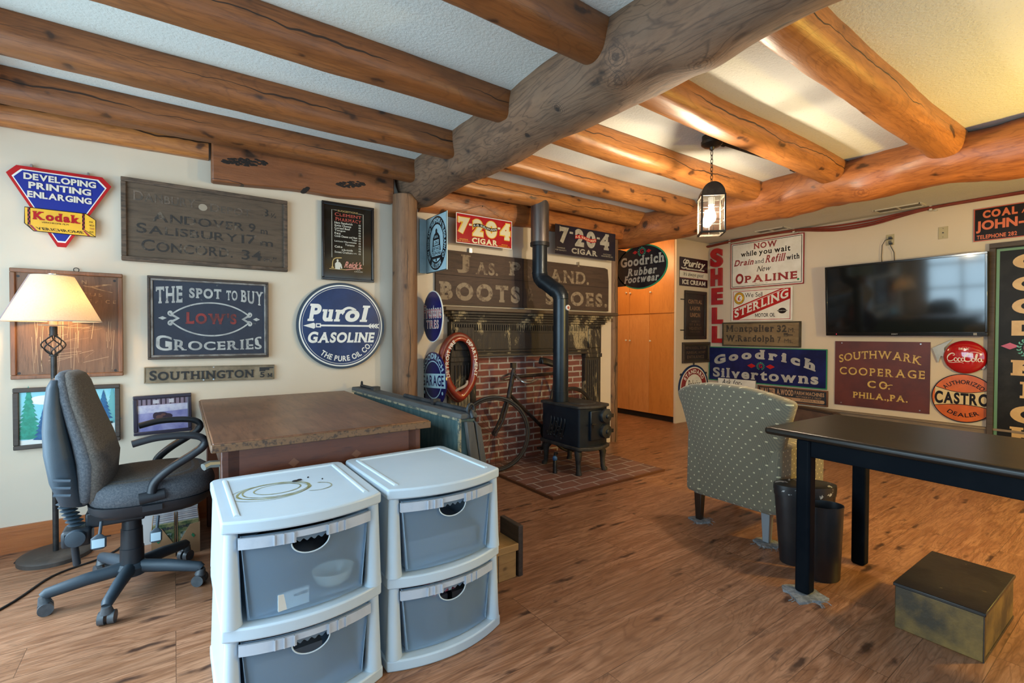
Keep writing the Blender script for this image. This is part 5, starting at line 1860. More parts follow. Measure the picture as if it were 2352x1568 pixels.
PANE = glass_mat('seeded_glass', (.90, .92, .91), .05, .0035)
pn = MB()
for s_ in (-S2, S2):
    pn.add([lp(-S2, s_, 1.868), lp(S2, s_, 1.868), lp(S2, s_, 2.097), lp(-S2, s_, 2.097)], [(0, 1, 2, 3)])
    pn.add([lp(s_, -S2, 1.868), lp(s_, S2, 1.868), lp(s_, S2, 2.097), lp(s_, -S2, 2.097)], [(0, 1, 2, 3)])
pn.build('glass', PANE, ln_)
bulb = MB().lathe([(.001, 1.935), (.014, 1.938), (.025, 1.950), (.029, 1.968), (.027, 1.988), (.018, 2.015), (.014, 2.05)], (0, 0, 0), 16)
bulb.build('bulb', mat('lit_bulb', (1, 1, 1), .3, emit=(1.0, .84, .62), estr=1150), ln_, smooth=True)

# ------------------------------------------------------------------ television wall fittings
TVB = mat('tv_bezel', (.008, .008, .009), .14, spec=.6)
tv = thing('television', 'large flat black television mounted on the wall above the rust red sign', 'television', (6.165, 1.733, 1.195), -PI / 2)
tv.rotation_euler = (Matrix.Rotation(-PI / 2, 3, 'Z') @ Matrix.Rotation(math.radians(4), 3, 'X')).to_euler()
mb = MB()
W, Hh, t = .672, .782, .045
mb.box(-W, W, -.0, t, 0, Hh)
mb.build('back_case', BLKPLASTIC, tv, bevel=.004)
bz = MB().box(-W, W, -.012, .001, 0, .036).box(-W, W, -.012, .001, Hh - .022, Hh).box(-W, -W + .02, -.012, .001, .036, Hh - .022).box(W - .02, W, -.012, .001, .036, Hh - .022)
bz.build('bezel', TVB, tv, bevel=.003)
MB().box(-W + .02, W - .02, -.004, -.001, .036, Hh - .022).build('screen', mat('dark_screen', (.006, .007, .008), .07, spec=.9), tv)
V, F = layout('SONY', bold=.03, serif=.03)
V = fit(V, -.055, .012, .0, .024)
MB().add([(a, -.0135 - e, b) for (a, b), e in zip(V, EX)], F).build('lettering', mat('pale_logo', (.35, .35, .35), .4), tv, recalc=False)
MB().box(.575, .60, -.0135, -.012, .008, .030).build('sticker', mat('grey_sticker', (.2, .2, .2), .5), tv)
MB().sphere((-.565, -.013, .018), .004, seg=8, rings=6).build('standby_light', mat('red_led', (.4, 0, .02), .4, emit=(1, .02, .05), estr=2), tv)
MB().box(-.12, .12, .04, .13, .25, .5).build('wall_mount', IRON, tv)
cb = thing('power_cable', 'two black cables running down from the outlet behind the television', 'cable', (WALL_X - .02, 1.85, 2.2), -PI / 2)
MB().tube([(.015, -.02, .03), (-.03, -.02, .02), (-.06, -.01, -.03), (-.065, -.01, -.15), (-.06, .0, -.30)], .0035, 6).box(.0, .03, -.03, .0, .022, .04).build('wire', BLKPLASTIC, cb)
MB().tube([(.02, -.02, -.025), (.018, -.02, -.05), (.045, -.01, -.12), (.05, .0, -.28)], .0035, 6).box(.005, .032, -.03, .0, -.035, -.015).build('wire', BLKPLASTIC, cb)
IV = mat('almond_plate', (.42, .35, .20), .35)
ot = thing('wall_outlet', 'almond wall outlet with two plugs above the television', 'outlet', (WALL_X, 1.848, 2.222), -PI / 2)
MB().box(-.036, .036, -.006, 0, -.058, .058).build('cover_plate', IV, ot, bevel=.002)
MB().box(-.014, .014, -.008, 0, .006, .038).box(-.014, .014, -.008, 0, -.038, -.006).build('socket', mat('socket_dark', (.12, .10, .07), .4), ot)
ot = thing('wall_plate', 'blank almond cable plate on the wall between television and coal sign', 'wall plate', (WALL_X, 1.415, 2.224), -PI / 2)
MB().box(-.037, .037, -.006, 0, -.06, .06).build('cover_plate', IV, ot, bevel=.002)
MB().lathe([(.006, -.012), (.006, 0)], (0, 0, 0), 10, 'y').lathe([(.003, -.008), (.003, 0)], (0, 0, .042), 8, 'y').lathe([(.003, -.008), (.003, 0)], (0, 0, -.042), 8, 'y').build('jack', IRON, ot)

PX = mat('dark_red_pipe', (.20, .030, .016), .35, c2=(.15, .022, .012), ns=6)
zs = [(3.97, 2.452), (3.65, 2.474), (3.27, 2.486), (2.92, 2.483), (2.74, 2.474), (2.5, 2.43), (2.3, 2.405), (2.0, 2.41), (1.74, 2.452), (1.5, 2.482), (1.17, 2.486), (.85, 2.484), (.0, 2.484), (-1.2, 2.48)]


def smooth_path(p, n=6):
    out = []
    for i in range(len(p) - 1):
        a, b, c, d = p[max(i - 1, 0)], p[i], p[i + 1], p[min(i + 2, len(p) - 1)]
        for k in range(n):
            t = k / n
            out.append(tuple(.5 * (2 * q + (-o + r_) * t + (2 * o - 5 * q + 4 * r_ - s_) * t * t + (-o + 3 * q - 3 * r_ + s_) * t ** 3) for o, q, r_, s_ in zip(a, b, c, d)))
    out.append(tuple(p[-1]))
    return out


for k, (dx, dz, sag, lab) in enumerate(((0, 0, 1.0, 'dark red hose nearest the wall of the bundle along the ceiling'), (-.022, -.002, .72, 'dark red hose in the middle of the bundle along the ceiling'), (-.044, .002, .45, 'dark red hose farthest from the wall in the bundle along the ceiling'))):
    pth = smooth_path([(6.255 + dx, y, (z if z > 2.44 and not 1.6 < y < 2.8 else 2.485 - (2.485 - z) * sag) + dz) for y, z in zs])
    tag(MB().tube(pth, .0105, 8).build('hose', PX, smooth=True), lab, 'hose', 'red hoses along the ceiling edge')
WB = mat('white_bracket', (.55, .53, .48), .4)
for y, z, lab in ((3.63, 2.45, 'white clamp holding the red hoses above the oil change sign, nearest the corner'), (2.80, 2.455, 'white clamp holding the red hoses above the television corner'), (1.50, 2.455, 'white clamp holding the red hoses near the blank wall plate')):
    o = MB().box(-.062, 0, -.012, .012, 0, .01).box(-.068, -.058, -.012, .012, 0, .048).box(-.03, 0, -.04, -.012, -.004, .004).build('pipe_clamp', WB)
    o.location = (WALL_X, y, z)
    tag(o, lab, 'clamp', 'hose clamps')
for y0, y1, lab in ((2.80, 3.16, 'white slotted ceiling vent above the oil change sign'), (1.52, 1.90, 'white slotted ceiling vent above the television')):
    v = thing('ceiling_vent', lab, 'vent', (6.02, (y0 + y1) / 2, CEIL), 0, 'ceiling vents')
    h2 = (y1 - y0) / 2
    MB().box(-.055, .10, -h2, h2, -.004, 0).build('grille', mat('vent_dark', (.10, .09, .07), .5), v)
    MB().box(-.06, .105, -h2 - .01, -h2 + .01, -.010, 0).box(-.06, .105, h2 - .01, h2 + .01, -.010, 0).box(-.06, -.045, -h2, h2, -.010, 0).box(.09, .105, -h2, h2, -.010, 0).box(-.05, .1, -.006, .006, -.010, 0).build('frame', WB, v)

# leather case leaning by the right wall, half hidden by armchair and table
CASE = mat('brown_leather', (.095, .052, .034), .5, c2=(.06, .033, .022), ns=9)
lc = thing('leather_case', 'old brown leather case on the floor under the farm machine sign, behind the armchair', 'case', (6.09, 2.52, 0), -PI / 2)
cz = [(-.30, .0), (.30, .0), (.30, .29), (.24, .325), (-.20, .355), (-.27, .34), (-.30, .29)]
MB().prism(cz, -.08, .08).build('body', CASE, lc, bevel=.02, segs=3)
cx_, cz_ = 0, .17
MB().tube([(x * .985, -.082, .17 + (z - .17) * .97) for x, z in cz], .012, 6, True).build('rim', mat('dark_leather_rim', (.030, .017, .012), .45), lc)
# ------------------------------------------------------------------ floor lamp
LB_ = mat('black_wrought_iron', (.016, .014, .014), .5, .3, c2=(.035, .03, .028), ns=25)
fl_ = thing('floor_lamp', 'wrought iron floor lamp with a lit cream cone shade beside the office chair', 'lamp', (-.522, 3.49, 0))
MB().lathe([(.001, .034), (.120, .033), (.145, .028), (.152, .020), (.152, 0)], (0, 0, 0), 40).build('base', mat('dusty_brown_iron', (.055, .042, .035), .6, .2, c2=(.12, .095, .08), ns=6, lo=.5, hi=.75, bump=.2), fl_, smooth=True)
MB().lathe([(.0125, .03), (.0125, 1.075), (.018, 1.078), (.018, 1.085)], (0, 0, 0), 16).lathe([(.016, 1.19), (.016, 1.235)], (0, 0, 0), 16).lathe([(.019, 1.186), (.019, 1.192)], (0, 0, 0), 16).build('pole', LB_, fl_, smooth=True)
cg = MB()
for k in range(6):
    cg.tube([(.042 * math.sin(PI * t) * math.cos(k * PI / 3 + 2.2 * t) + .006 * math.cos(k * PI / 3 + 2.2 * t), .042 * math.sin(PI * t) * math.sin(k * PI / 3 + 2.2 * t) + .006 * math.sin(k * PI / 3 + 2.2 * t), 1.082 + .106 * t) for t in [i / 14 for i in range(15)]], .0032, 6)
cg.build('twisted_cage', LB_, fl_, smooth=True)
MB().lathe([(.056, 1.240), (.060, 1.243), (.02, 1.240)], (0, 0, 0), 28).lathe([(.016, 1.243), (.016, 1.30)], (0, 0, 0), 14).build('drip_plate', mat('cream_metal', (.55, .48, .36), .35), fl_, smooth=True)
m = bpy.data.materials.new('lamp_shade_linen')
m.use_nodes = True
nt = m.node_tree
nt.nodes.clear()
out = N(nt, 'ShaderNodeOutputMaterial')
df, tl_ = N(nt, 'ShaderNodeBsdfDiffuse'), N(nt, 'ShaderNodeBsdfTranslucent')
v = noise(nt, coords(nt, (1, 1, 1)), 160, 2)
cc = mix(nt, ramp(nt, v, .3, .7), (.66, .56, .43), (.58, .48, .36))
nt.links.new(cc, df.inputs[0])
nt.links.new(cc, tl_.inputs[0])
mx = N(nt, 'ShaderNodeMixShader')
mx.inputs[0].default_value = .24
nt.links.new(df.outputs[0], mx.inputs[1])
nt.links.new(tl_.outputs[0], mx.inputs[2])
nt.links.new(mx.outputs[0], out.inputs[0])
shd = MB().lathe([(.197, 1.262), (.086, 1.502)], (0, 0, 0), 56, cap=False).build('lamp_shade', m, fl_, smooth=True)
MB().tube([(.197 * math.cos(a), .197 * math.sin(a), 1.262) for a in [2 * PI * i / 56 for i in range(56)]], .0025, 6, True).tube([(.086 * math.cos(a), .086 * math.sin(a), 1.502) for a in [2 * PI * i / 40 for i in range(40)]], .0022, 6, True).build('shade_trim', mat('shade_binding', (.45, .38, .33), .7), shd, smooth=True)
MB().tube([(-.189, -.058, 1.262), (-.083, -.026, 1.502)], .0045, 6, flat=.4).build('shade_seam', mat('shade_seam_tape', (.34, .25, .24), .8), shd)
MB().lathe([(.022, 1.506), (.022, 1.514)], (0, 0, 0), 20).lathe([(.006, 1.49), (.006, 1.51)], (0, 0, 0), 8).build('finial', mat('chrome_cap', (.6, .58, .52), .25, .8), fl_, smooth=True)
MB().bar((-.085, 0, 1.50), (.085, 0, 1.50), .0018, 5).bar((0, -.085, 1.50), (0, .085, 1.50), .0018, 5).build('spider', LB_, fl_)
MB().lathe([(.013, 1.30), (.028, 1.345), (.030, 1.37), (.022, 1.395), (.001, 1.402)], (0, 0, 0), 16).build('bulb', mat('lit_warm_bulb', (1, 1, 1), .3, emit=(1.0, .58, .22), estr=100), fl_, smooth=True)

CBL = mat('black_cable', (.012, .012, .013), .5)
tag(MB().tube(smooth_path([(-.90, 2.62, .005), (-.62, 2.946, .005), (-.494, 3.206, .005), (-.342, 3.303, .005), (-.27, 3.38, .005), (-.235, 3.46, .005)]), .005, 8).build('power_cable', CBL, smooth=True),
    'thick black cable curving over the floor from lower left behind the office chair', 'cable')
tag(MB().tube(smooth_path([(-.682, 3.50, .005), (-.665, 3.60, .006), (-.58, 3.668, .006), (-.45, 3.672, .005), (-.31, 3.66, .004)]), .0032, 6).build('power_cable', CBL, smooth=True),
    'thin black lamp cord running along the baseboard behind the lamp base', 'cable')

# ------------------------------------------------------------------ office chair
FAB = mat('blue_grey_tweed', (.060, .068, .082), .95, c2=(.115, .122, .135), ns=150, lo=.38, hi=.66, bump=.6, bs=260)
FABB = mat('brown_grey_tweed', (.070, .060, .052), .95, c2=(.13, .112, .095), ns=150, lo=.38, hi=.66, bump=.6, bs=260)
CPL = mat('blue_grey_plastic', (.030, .048, .066), .5, bump=.15, bs=300, c2=(.038, .056, .075), ns=5)
CPD = mat('dark_chair_plastic', (.014, .018, .024), .45)
oc = thing('office_chair', 'grey fabric swivel office chair with black loop arms at the left side of the desk', 'chair', (-.165, 2.845, 0))


def loft(mb, secs, seg=24, ex=2.6):
    """stack of superellipse sections (cx, cy, z, hx, hy[, tilt]) - closed solid"""
    vs, fs = [], []
    for s_ in secs:
        cx, cy, z, hx, hy = s_[:5]
        for j in range(seg):
            a = 2 * PI * j / seg
            c, d = math.cos(a), math.sin(a)
            k = (abs(c) ** ex + abs(d) ** ex) ** (-1 / ex)
            vs.append((cx + hx * c * k, cy + hy * d * k, z))
    n = len(secs)
    for i in range(n - 1):
        for j in range(seg):
            fs.append((i * seg + j, i * seg + (j + 1) % seg, (i + 1) * seg + (j + 1) % seg, (i + 1) * seg + j))
    fs.append(tuple(range(seg - 1, -1, -1)))
    fs.append(tuple(range((n - 1) * seg, n * seg)))
    return mb.add(vs, fs)


# sections of the back cushion: centre x, half depth, half width by height
pad = [(-.125, 0, .470, .022, .15), (-.115, 0, .490, .048, .185), (-.108, 0, .56, .058, .215), (-.105, 0, .65, .062, .228), (-.122, 0, .74, .056, .23), (-.150, 0, .84, .048, .222), (-.172, 0, .92, .045, .205), (-.186, 0, .985, .042, .175), (-.193, 0, 1.018, .032, .145), (-.198, 0, 1.032, .014, .10)]
pb_ = MB()
loft(pb_, pad, 28)
pb_.build('back_cushion', FABB, oc, smooth=60)
side = MB()
loft(side, [(x - .026, y, z, hx * .86, hy * 1.012) for x, y, z, hx, hy in pad], 28)
side.build('cushion_edge', FAB, oc, smooth=60)
shell = [(-.165, 0, .458, .030, .13), (-.185, 0, .482, .050, .188), (-.205, 0, .58, .058, .222), (-.222, 0, .70, .056, .236), (-.232, 0, .80, .048, .236), (-.236, 0, .90, .038, .222), (-.238, 0, .975, .030, .19), (-.236, 0, 1.005, .020, .16)]
sb = MB()
loft(sb, shell, 28, 3.2)
so = sb.build('back_shell', CPL, oc, smooth=50)
vt = MB()
for i in range(3):
    vt.tube([(-.232, -.2385, .61 - i * .030), (-.180, -.2345, .60 - i * .030)], .0055, 8)
vt.build('vent_slot', mat('pale_vent_ridge', (.10, .14, .18), .35), so, smooth=True)
seat = [(.09, 0, .440, .20, .20), (.09, 0, .455, .235, .235), (.085, 0, .49, .245, .245), (.075, 0, .525, .24, .24), (.065, 0, .545, .225, .222), (.06, 0, .555, .18, .18), (.06, 0, .558, .10, .10)]
st_ = MB()
loft(st_, seat, 36, 3.0)
st_.build('seat_cushion', FAB, oc, smooth=60)
tp_ = MB()
loft(tp_, [(.072, 0, .535, .222, .222), (.062, 0, .552, .20, .2), (.058, 0, .5605, .13, .13), (.058, 0, .562, .05, .05)], 36, 3.0)
tp_.build('seat_top', FABB, oc, smooth=60)
pan = MB()
loft(pan, [(.08, 0, .385, .16, .16), (.08, 0, .392, .20, .20), (.085, 0, .42, .232, .232), (.088, 0, .452, .238, .238)], 36, 3.2)
pan.build('seat_pan', CPD, oc, smooth=50)
MB().lathe([(.046, .085), (.046, .20), (.043, .202), (.041, .29), (.038, .292), (.034, .392)], (0, 0, 0), 24).build('gas_column', CPD, oc, smooth=True)
MB().lathe([(.001, .135), (.05, .13), (.062, .11), (.055, .075), (.03, .065)], (0, 0, 0), 20).build('hub', CPL, oc, smooth=True)
for wx, wy in ((-.464, 2.80), (-.23, 2.565), (.090, 2.715), (.056, 3.06), (-.311, 3.13)):
    d = Vector((wx + .165, wy - 2.845, 0))
    Ld = d.length
    d.normalize()
    Ld = .30
    e = d * Ld
    MB().tube([d * .03 + Vector((0, 0, .108)), d * .16 + Vector((0, 0, .102)), e * .97 + Vector((0, 0, .086)), e + Vector((0, 0, .078))], [.031, .028, .023, .019], 12, flat=.9).build('leg', CPL, oc, smooth=60)
    nrm_ = d.cross(Vector((0, 0, 1)))
    w = MB()
    for sgn in (-1, 1):
        c0 = e + nrm_ * .017 * sgn - d * .008
        vs, ring_ = [], 18
        for off in (-.011, .011):
            for i in range(ring_):
                a = 2 * PI * i / ring_
                vs.append(c0 + nrm_ * off + d * (.0265 * math.cos(a)) + Vector((0, 0, .0265 + .0265 * math.sin(a))))
        w.add(vs, [tuple(range(ring_)), tuple(range(2 * ring_ - 1, ring_ - 1, -1))] + [(i, (i + 1) % ring_, ring_ + (i + 1) % ring_, ring_ + i) for i in range(ring_)])
    c1 = e + Vector((0, 0, .056))
    w.tube([e + Vector((0, 0, .078)), e + Vector((0, 0, .05)) - d * .006], [.016, .024], 10)
    w.build('caster', mat('grey_caster', (.05, .06, .07), .4, c2=(.08, .09, .1), ns=20), oc, smooth=40)
for sy in (-1, 1):
    y = sy * .245
    pth = smooth_path([(.018, y, .725), (.10, y, .742), (.19, y, .742), (.250, y, .732), (.278, y, .710), (.272, y, .682), (.23, y, .650), (.15, y, .600), (.095, y, .550), (.083, y, .505)], 6)
    MB().tube(pth, [.0155] * (len(pth) // 2) + [.0185] * (len(pth) - len(pth) // 2), 12, flat=1.25).build('armrest', CPD, oc, smooth=60)
    MB().tube([(.04, y - sy * .004, .482), (.13, y - sy * .004, .492)], [.026, .024], 12, flat=.8).box(.05, .12, min(y, y - sy * .12), max(y, y - sy * .12), .425, .45).build('arm_bracket', CPD, oc, smooth=50)
LBL = mat('pale_blue_label', (.42, .58, .68), .4)
for (x, y, z, r) in ((-.095, -.19, .385, .026), (.100, -.215, .375, .022)):
    lv = MB().tube([(x + .005, y, z + .015), (x, y - .01, z - .035)], .006, 8)
    lv.tube([(x, y - .011, z - .035), (x - .003, y - .013, z - .05), (x - .004, y - .014, z - .09), (x - .004, y - .014, z - .097)], [.008, r, r, r * .6], 12, flat=.22, up=(1, 0, 0))
    lo_ = lv.build('lever_paddle', CPL, oc, smooth=60)
    MB().tube([(x - .004, y - .0215, z - .052), (x - .0045, y - .0215, z - .088)], [r * .8, r * .8], 10, flat=.05, up=(1, 0, 0)).build('label', LBL, lo_)
bl = MB()
for i in range(7):
    t = i / 6
    bl.lathe([(.020, 0), (.031, .006), (.020, .012)], (-.225 + .035 * t, -.03, .452 - .10 * t), 18)
bl.build('bellows', CPL, oc, smooth=True)
MB().box(-.235, -.135, -.08, .03, .27, .345).build('tilt_mechanism', CPD, oc, bevel=.012)
MB().box(-.16, .05, -.04, .04, .33, .40).build('under_frame', CPD, oc, bevel=.008)
MB().lathe([(.012, -.11), (.034, -.105), (.036, -.085), (.028, -.08)], (-.185, 0, .315), 20, 'y').build('tilt_knob', CPL, oc, smooth=True)
MB().tube([(-.20, -.02, .29), (-.19, -.02, .175)], .014, 10).build('back_bar', CPD, oc, smooth=True)

# ------------------------------------------------------------------ magazine boxes and white bin behind the chair
CARD = mat('tan_card', (.42, .235, .115), .7, c2=(.36, .20, .095), ns=5)
for (x, y, rz, lab, flip) in ((-.050, 3.255, .0, 'tan cardboard magazine file with cartoon prints, left of the pair under the chair seat', 1), (.060, 3.25, .0, 'tan cardboard magazine file with green cover, right of the pair under the chair', -1)):
    b = thing('magazine_file', lab, 'magazine file', (x, y, 0), rz, 'magazine files')
    W = .052
    mb = MB()
    out_ = [(-W, 0), (W, 0), (W, .165 if flip < 0 else .05), (-W + .03 * 0, .165 if flip > 0 else .05)]
    if flip > 0:
        out_ = [(-W, 0), (W, 0), (W, .055), (-W + .045, .16), (-W, .165)]
    else:
        out_ = [(-W, 0), (W, 0), (W, .165), (W - .045, .16), (-W, .055)]
    mb.prism(out_, -.125, -.122).box(-W, -W + .003, -.122, .12, 0, .165).box(W - .003, W, -.122, .12, 0, .165).box(-W, W, .117, .12, 0, .165).box(-W, W, -.12, .12, 0, .003)
    mb.build('box', CARD, b)
    pr = MB()
    pr.prism([(-.03 * flip, .095), (-.018 * flip, .11), (-.012 * flip, .10), (-.022 * flip, .085)], -.127, -.1255)
    pr.build('green_print', GREEN, b)
    st2 = MB()
    for i in range(9):
        a = i * 2 * PI / 9
        st2.prism([(-.012 + .005 * math.cos(a + 1.4), .04 + .005 * math.sin(a + 1.4)), (-.012 + .024 * math.cos(a), .04 + .020 * math.sin(a)), (-.012 + .005 * math.cos(a - 1.4), .04 + .005 * math.sin(a - 1.4))], -.127, -.1255)
    st2.build('star_print', mat('white_print', (.6, .55, .45), .6), b)
    g = b['group']
    for i in range(9):
        yy = -.112 + i * .024
        o = MB().box(-.046, .046, -.009, .009, 0, .178 + .004 * (i % 3)).build('magazine', mat('magazine_cover%d' % (i % 3), ((.30, .27, .12), (.35, .33, .36), (.28, .25, .27))[i % 3], .35, c2=((.05, .10, .04), (.5, .48, .5), (.45, .40, .38))[i % 3], ns=22))
        c, s_ = math.cos(rz), math.sin(rz)
        o.location = (x - s_ * yy, y + c * yy, .003)
        o.rotation_euler = (0, 0, rz)
        tag(o, ('front magazine' if i == 0 else 'magazine standing behind the front one') + (' in the left tan file under the chair' if flip > 0 else ' in the right tan file under the chair'), 'magazine', 'magazines in the %s file' % ('left' if flip > 0 else 'right'))
        if i == 0:
            V, F = layout('GARDENING' if flip > 0 else 'HOMESTEAD', bold=.02)
            V = fit(V, -.042, .145, .042, .160)
            MB().add([(a_, -.0095 - e, b_) for (a_, b_), e in zip(V, EX)], F).build('lettering', mat('masthead_ink', (.02, .02, .05), .5), o, recalc=False)
            MB().box(-.036, .036, -.0098, -.009, .05, .125).build('cover_picture', mat('cover_picture', (.02, .05, .02), .4, c2=(.3, .34, .3), ns=40), o)
wb_ = thing('plastic_bin', 'low white plastic bin with a dipped rim standing behind the magazine files', 'bin', (-.045, 3.51, 0))
n = 16
dip = [(-.16, .295), (-.105, .295)] + [(-.10 + .20 * i / n, .29 - .062 * math.sin(PI * i / n)) for i in range(n + 1)] + [(.105, .295), (.16, .295)]
outl = [(-.15, 0), (.15, 0)] + dip[::-1]
MB().prism(outl, -.12, -.114).prism(outl, .114, .12).box(-.155, -.149, -.114, .114, 0, .29).box(.149, .155, -.114, .114, 0, .29).box(-.15, .15, -.114, .114, 0, .005).build('body', mat('dull_white_plastic', (.48, .47, .47), .4), wb_)

# ------------------------------------------------------------------ desk
DT = wood('worn_desk_top', (.20, .088, .042), (.060, .022, .011), axis='y', knots=False, crack=False, rough=.38, grain=10, bump=.08, grey=(.075, .034, .02))
DB_ = wood('mahogany_desk', (.12, .034, .013), (.045, .014, .008), axis='x', knots=False, crack=False, rough=.35, grain=8, bump=.06)
DE = mat('chipped_edge', (.15, .075, .032), .5, c2=(.05, .026, .014), ns=60, lo=.5, hi=.62)
dk_ = thing('desk', 'big old brown desk with a worn top against the sign wall behind the plastic drawers', 'desk', (.118, 2.128, 0), math.radians(-.6))
DL, DWd = 1.46, .895
MB().box(0, DWd, 0, DL, .752, .782).build('desk_top', DT, dk_, bevel=.005)
MB().box(-.004, DWd + .004, -.006, .004, .745, .776).box(-.006, .003, 0, DL, .745, .776).box(DWd - .003, DWd + .006, 0, DL, .745, .776).build('top_edge', DE, dk_, bevel=.003)
MB().box(.05, .83, .06, .08, .12, .74).box(.055, .075, .08, 1.38, .56, .74).box(.81, .83, .08, 1.38, .12, .74).build('panel', DB_, dk_)
MB().box(.05, .84, .03, .05, .58, .75).build('apron', DB_, dk_, bevel=.003)
for x, y in ((.03, .03), (.795, .03), (.03, 1.36), (.795, 1.36)):
    MB().box(x, x + .065, y, y + .065, 0, .752).build('leg', DB_, dk_, bevel=.004)
dd = MB()
for x in (.29, .55):
    dd.prism([(x - .022, .66), (x, .64), (x + .022, .66), (x, .68)], .0288, .0305)
dd.build('inlay', mat('inlay_brown', (.15, .06, .03), .35), dk_)
MB().tube([(.02, .012, .70), (-.012, .0, .705), (-.03, -.012, .70)], .014, 8).build('clamp_screw', mat('old_pewter', (.22, .24, .23), .4, .7), dk_, smooth=True)

# ------------------------------------------------------------------ sloping chest and step at the end of the desk
TEALW = mat('weathered_teal_paint', (.040, .088, .092), .6, c2=(.075, .125, .125), sc_=(8, 8, 2), ns=4, chip=((.22, .19, .12), 30, .70), bump=.2)
GRYW = wood('weathered_grey_lid', (.095, .098, .095), (.030, .032, .033), axis='y', ks=.5, crack=False, rough=.7, grain=9, bump=.5)
CHIPE = mat('chipped_cream_edge', (.32, .27, .17), .6, c2=(.06, .08, .075), ns=30, lo=.48, hi=.58)
cs = thing('wooden_chest', 'tall weathered teal chest with a sloping grey side and iron fittings, right of the desk', 'chest', (1.165, 2.09, 0), math.radians(2.6))
LC = 1.50
MB().prism([(0, .10), (.215, .10), (.085, .775), (.0, .775)], .0, LC).build('body', TEALW, cs, bevel=.004)
MB().hexa([(-.012, -.02, .775), (.095, -.02, .775), (.095, LC + .02, .775), (-.012, LC + .02, .775)], [(-.008, -.02, .803), (.088, -.02, .803), (.088, LC + .02, .803), (-.008, LC + .02, .803)]).build('lid', GRYW, cs, bevel=.006)
MB().box(-.006, .004, -.006, .012, .11, .775).box(-.016, -.008, -.02, LC, .768, .780).build('worn_edge', CHIPE, cs)
for k, (a, b) in enumerate(((.016, .062), (.068, .106))):
    q = MB()
    q.hexa([(a, -.034, .765), (b, -.034, .757 - .03 * k), (b, -.006, .757 - .03 * k), (a, -.006, .765)], [(a + .095 + .01 * k, -.03, .10), (b + .118, -.03, .10), (b + .118, -.006, .10), (a + .095 + .01 * k, -.006, .10)])
    q.build('end_plank', wood('grey_end_plank%d' % k, (.085, .080, .075), (.028, .027, .027), axis='z', ks=.6, crack=False, rough=.75, bump=.5, knots=False), cs, bevel=.005)
MB().tube([(.055, .0, .812), (.058, .75, .812)], .013, 8).tube([(.055, .02, .812), (.055, -.02, .81), (.055, -.035, .78)], .013, 8).tube([(.055 + .022 * math.cos(t), -.012 + .005 * math.cos(t), .822 + .026 * math.sin(t)) for t in [2 * PI * i / 16 for i in range(16)]], .0075, 8, True).box(.03, .075, .33, .36, .80, .835).build('hasp', IRONG, cs, smooth=50)
MB().tube([(.05, 1.20, .812), (.05, 1.48, .812)], .011, 8).tube([(.05, 1.47 + .012 * math.cos(t), .825 + .018 * math.sin(t)) for t in [2 * PI * i / 14 for i in range(14)]], .005, 6, True).box(.02, .07, 1.17, 1.22, .803, .83).build('hinge', IRONG, cs, smooth=50)
for x, y in ((.0, .06), (.16, .06), (.0, 1.38), (.16, 1.38)):
    MB().box(x, x + .05, y, y + .05, 0, .10).build('foot', GRYW, cs)
YP = wood('yellow_pine_step', (.44, .235, .075), (.26, .12, .035), axis='x', ks=1.4, crack=False, rough=.55, grain=9)
ps = thing('step_box', 'low yellow pine step box with a dark board on its side, beside the plastic drawers', 'step', (1.17, 1.90, 0))
MB().box(0, .205, 0, .15, 0, .135).build('box', YP, ps, bevel=.002)
MB().box(-.01, .212, -.012, .155, .135, .17).build('tread', YP, ps, bevel=.003)
MB().box(.214, .242, -.01, .158, 0, .252).build('side_board', wood('dark_side_board', (.055, .036, .026), (.018, .013, .010), axis='y', knots=False, crack=False, rough=.6), ps, bevel=.004)
MB().box(.10, .103, -.0008, .0, .0, .134).build('joint', mat('dark_gap', (.02, .01, .005), .9), ps)

# ------------------------------------------------------------------ plastic drawer units
WP = mat('white_plastic', (.50, .60, .68), .34, c2=(.47, .57, .65), ns=3)
WPR = mat('white_plastic_rim', (.55, .65, .72), .3)


def frosted():
    m, nt, b = base('frosted_plastic')
    b.inputs['Base Color'].default_value = (.50, .70, .92, 1)
    b.inputs['Roughness'].default_value = .34
    b.inputs['Transmission Weight'].default_value = .74
    b.inputs['IOR'].default_value = 1.12
    b.inputs['Specular IOR Level'].default_value = .35
    return m


FRO = frosted()
FRR = mat('translucent_rim', (.46, .52, .60), .3, c2=(.42, .48, .56), ns=20)
HWU, BOW = .24, .058


def fy_(u, hw=HWU, off=0.):
    return off - BOW * (1 - (u / hw) ** 2)


def bowed(mb, x0, x1, z0, z1, off, depth, n=18):
    """a slab whose front follows the bow; goes back by depth"""
    xs = [x0 + (x1 - x0) * i / n for i in range(n + 1)]
    pts = [(x, fy_(x, off=off)) for x in xs] + [(x, fy_(x, off=off) + depth) for x in reversed(xs)]
    return mb.prism(pts, z0, z1, 'z')


def plate(mb, hw, z0, z1, back, off=0., n=20, rb=.03):
    pts = [(-hw + 2 * hw * i / n, fy_(-hw + 2 * hw * i / n, hw, off)) for i in range(n + 1)] + [(hw, back - rb), (hw - rb * .3, back - rb * .3), (hw - rb, back), (-hw + rb, back), (-hw + rb * .3, back - rb * .3), (-hw, back - rb)]
    return mb.prism(pts, z0, z1, 'z')


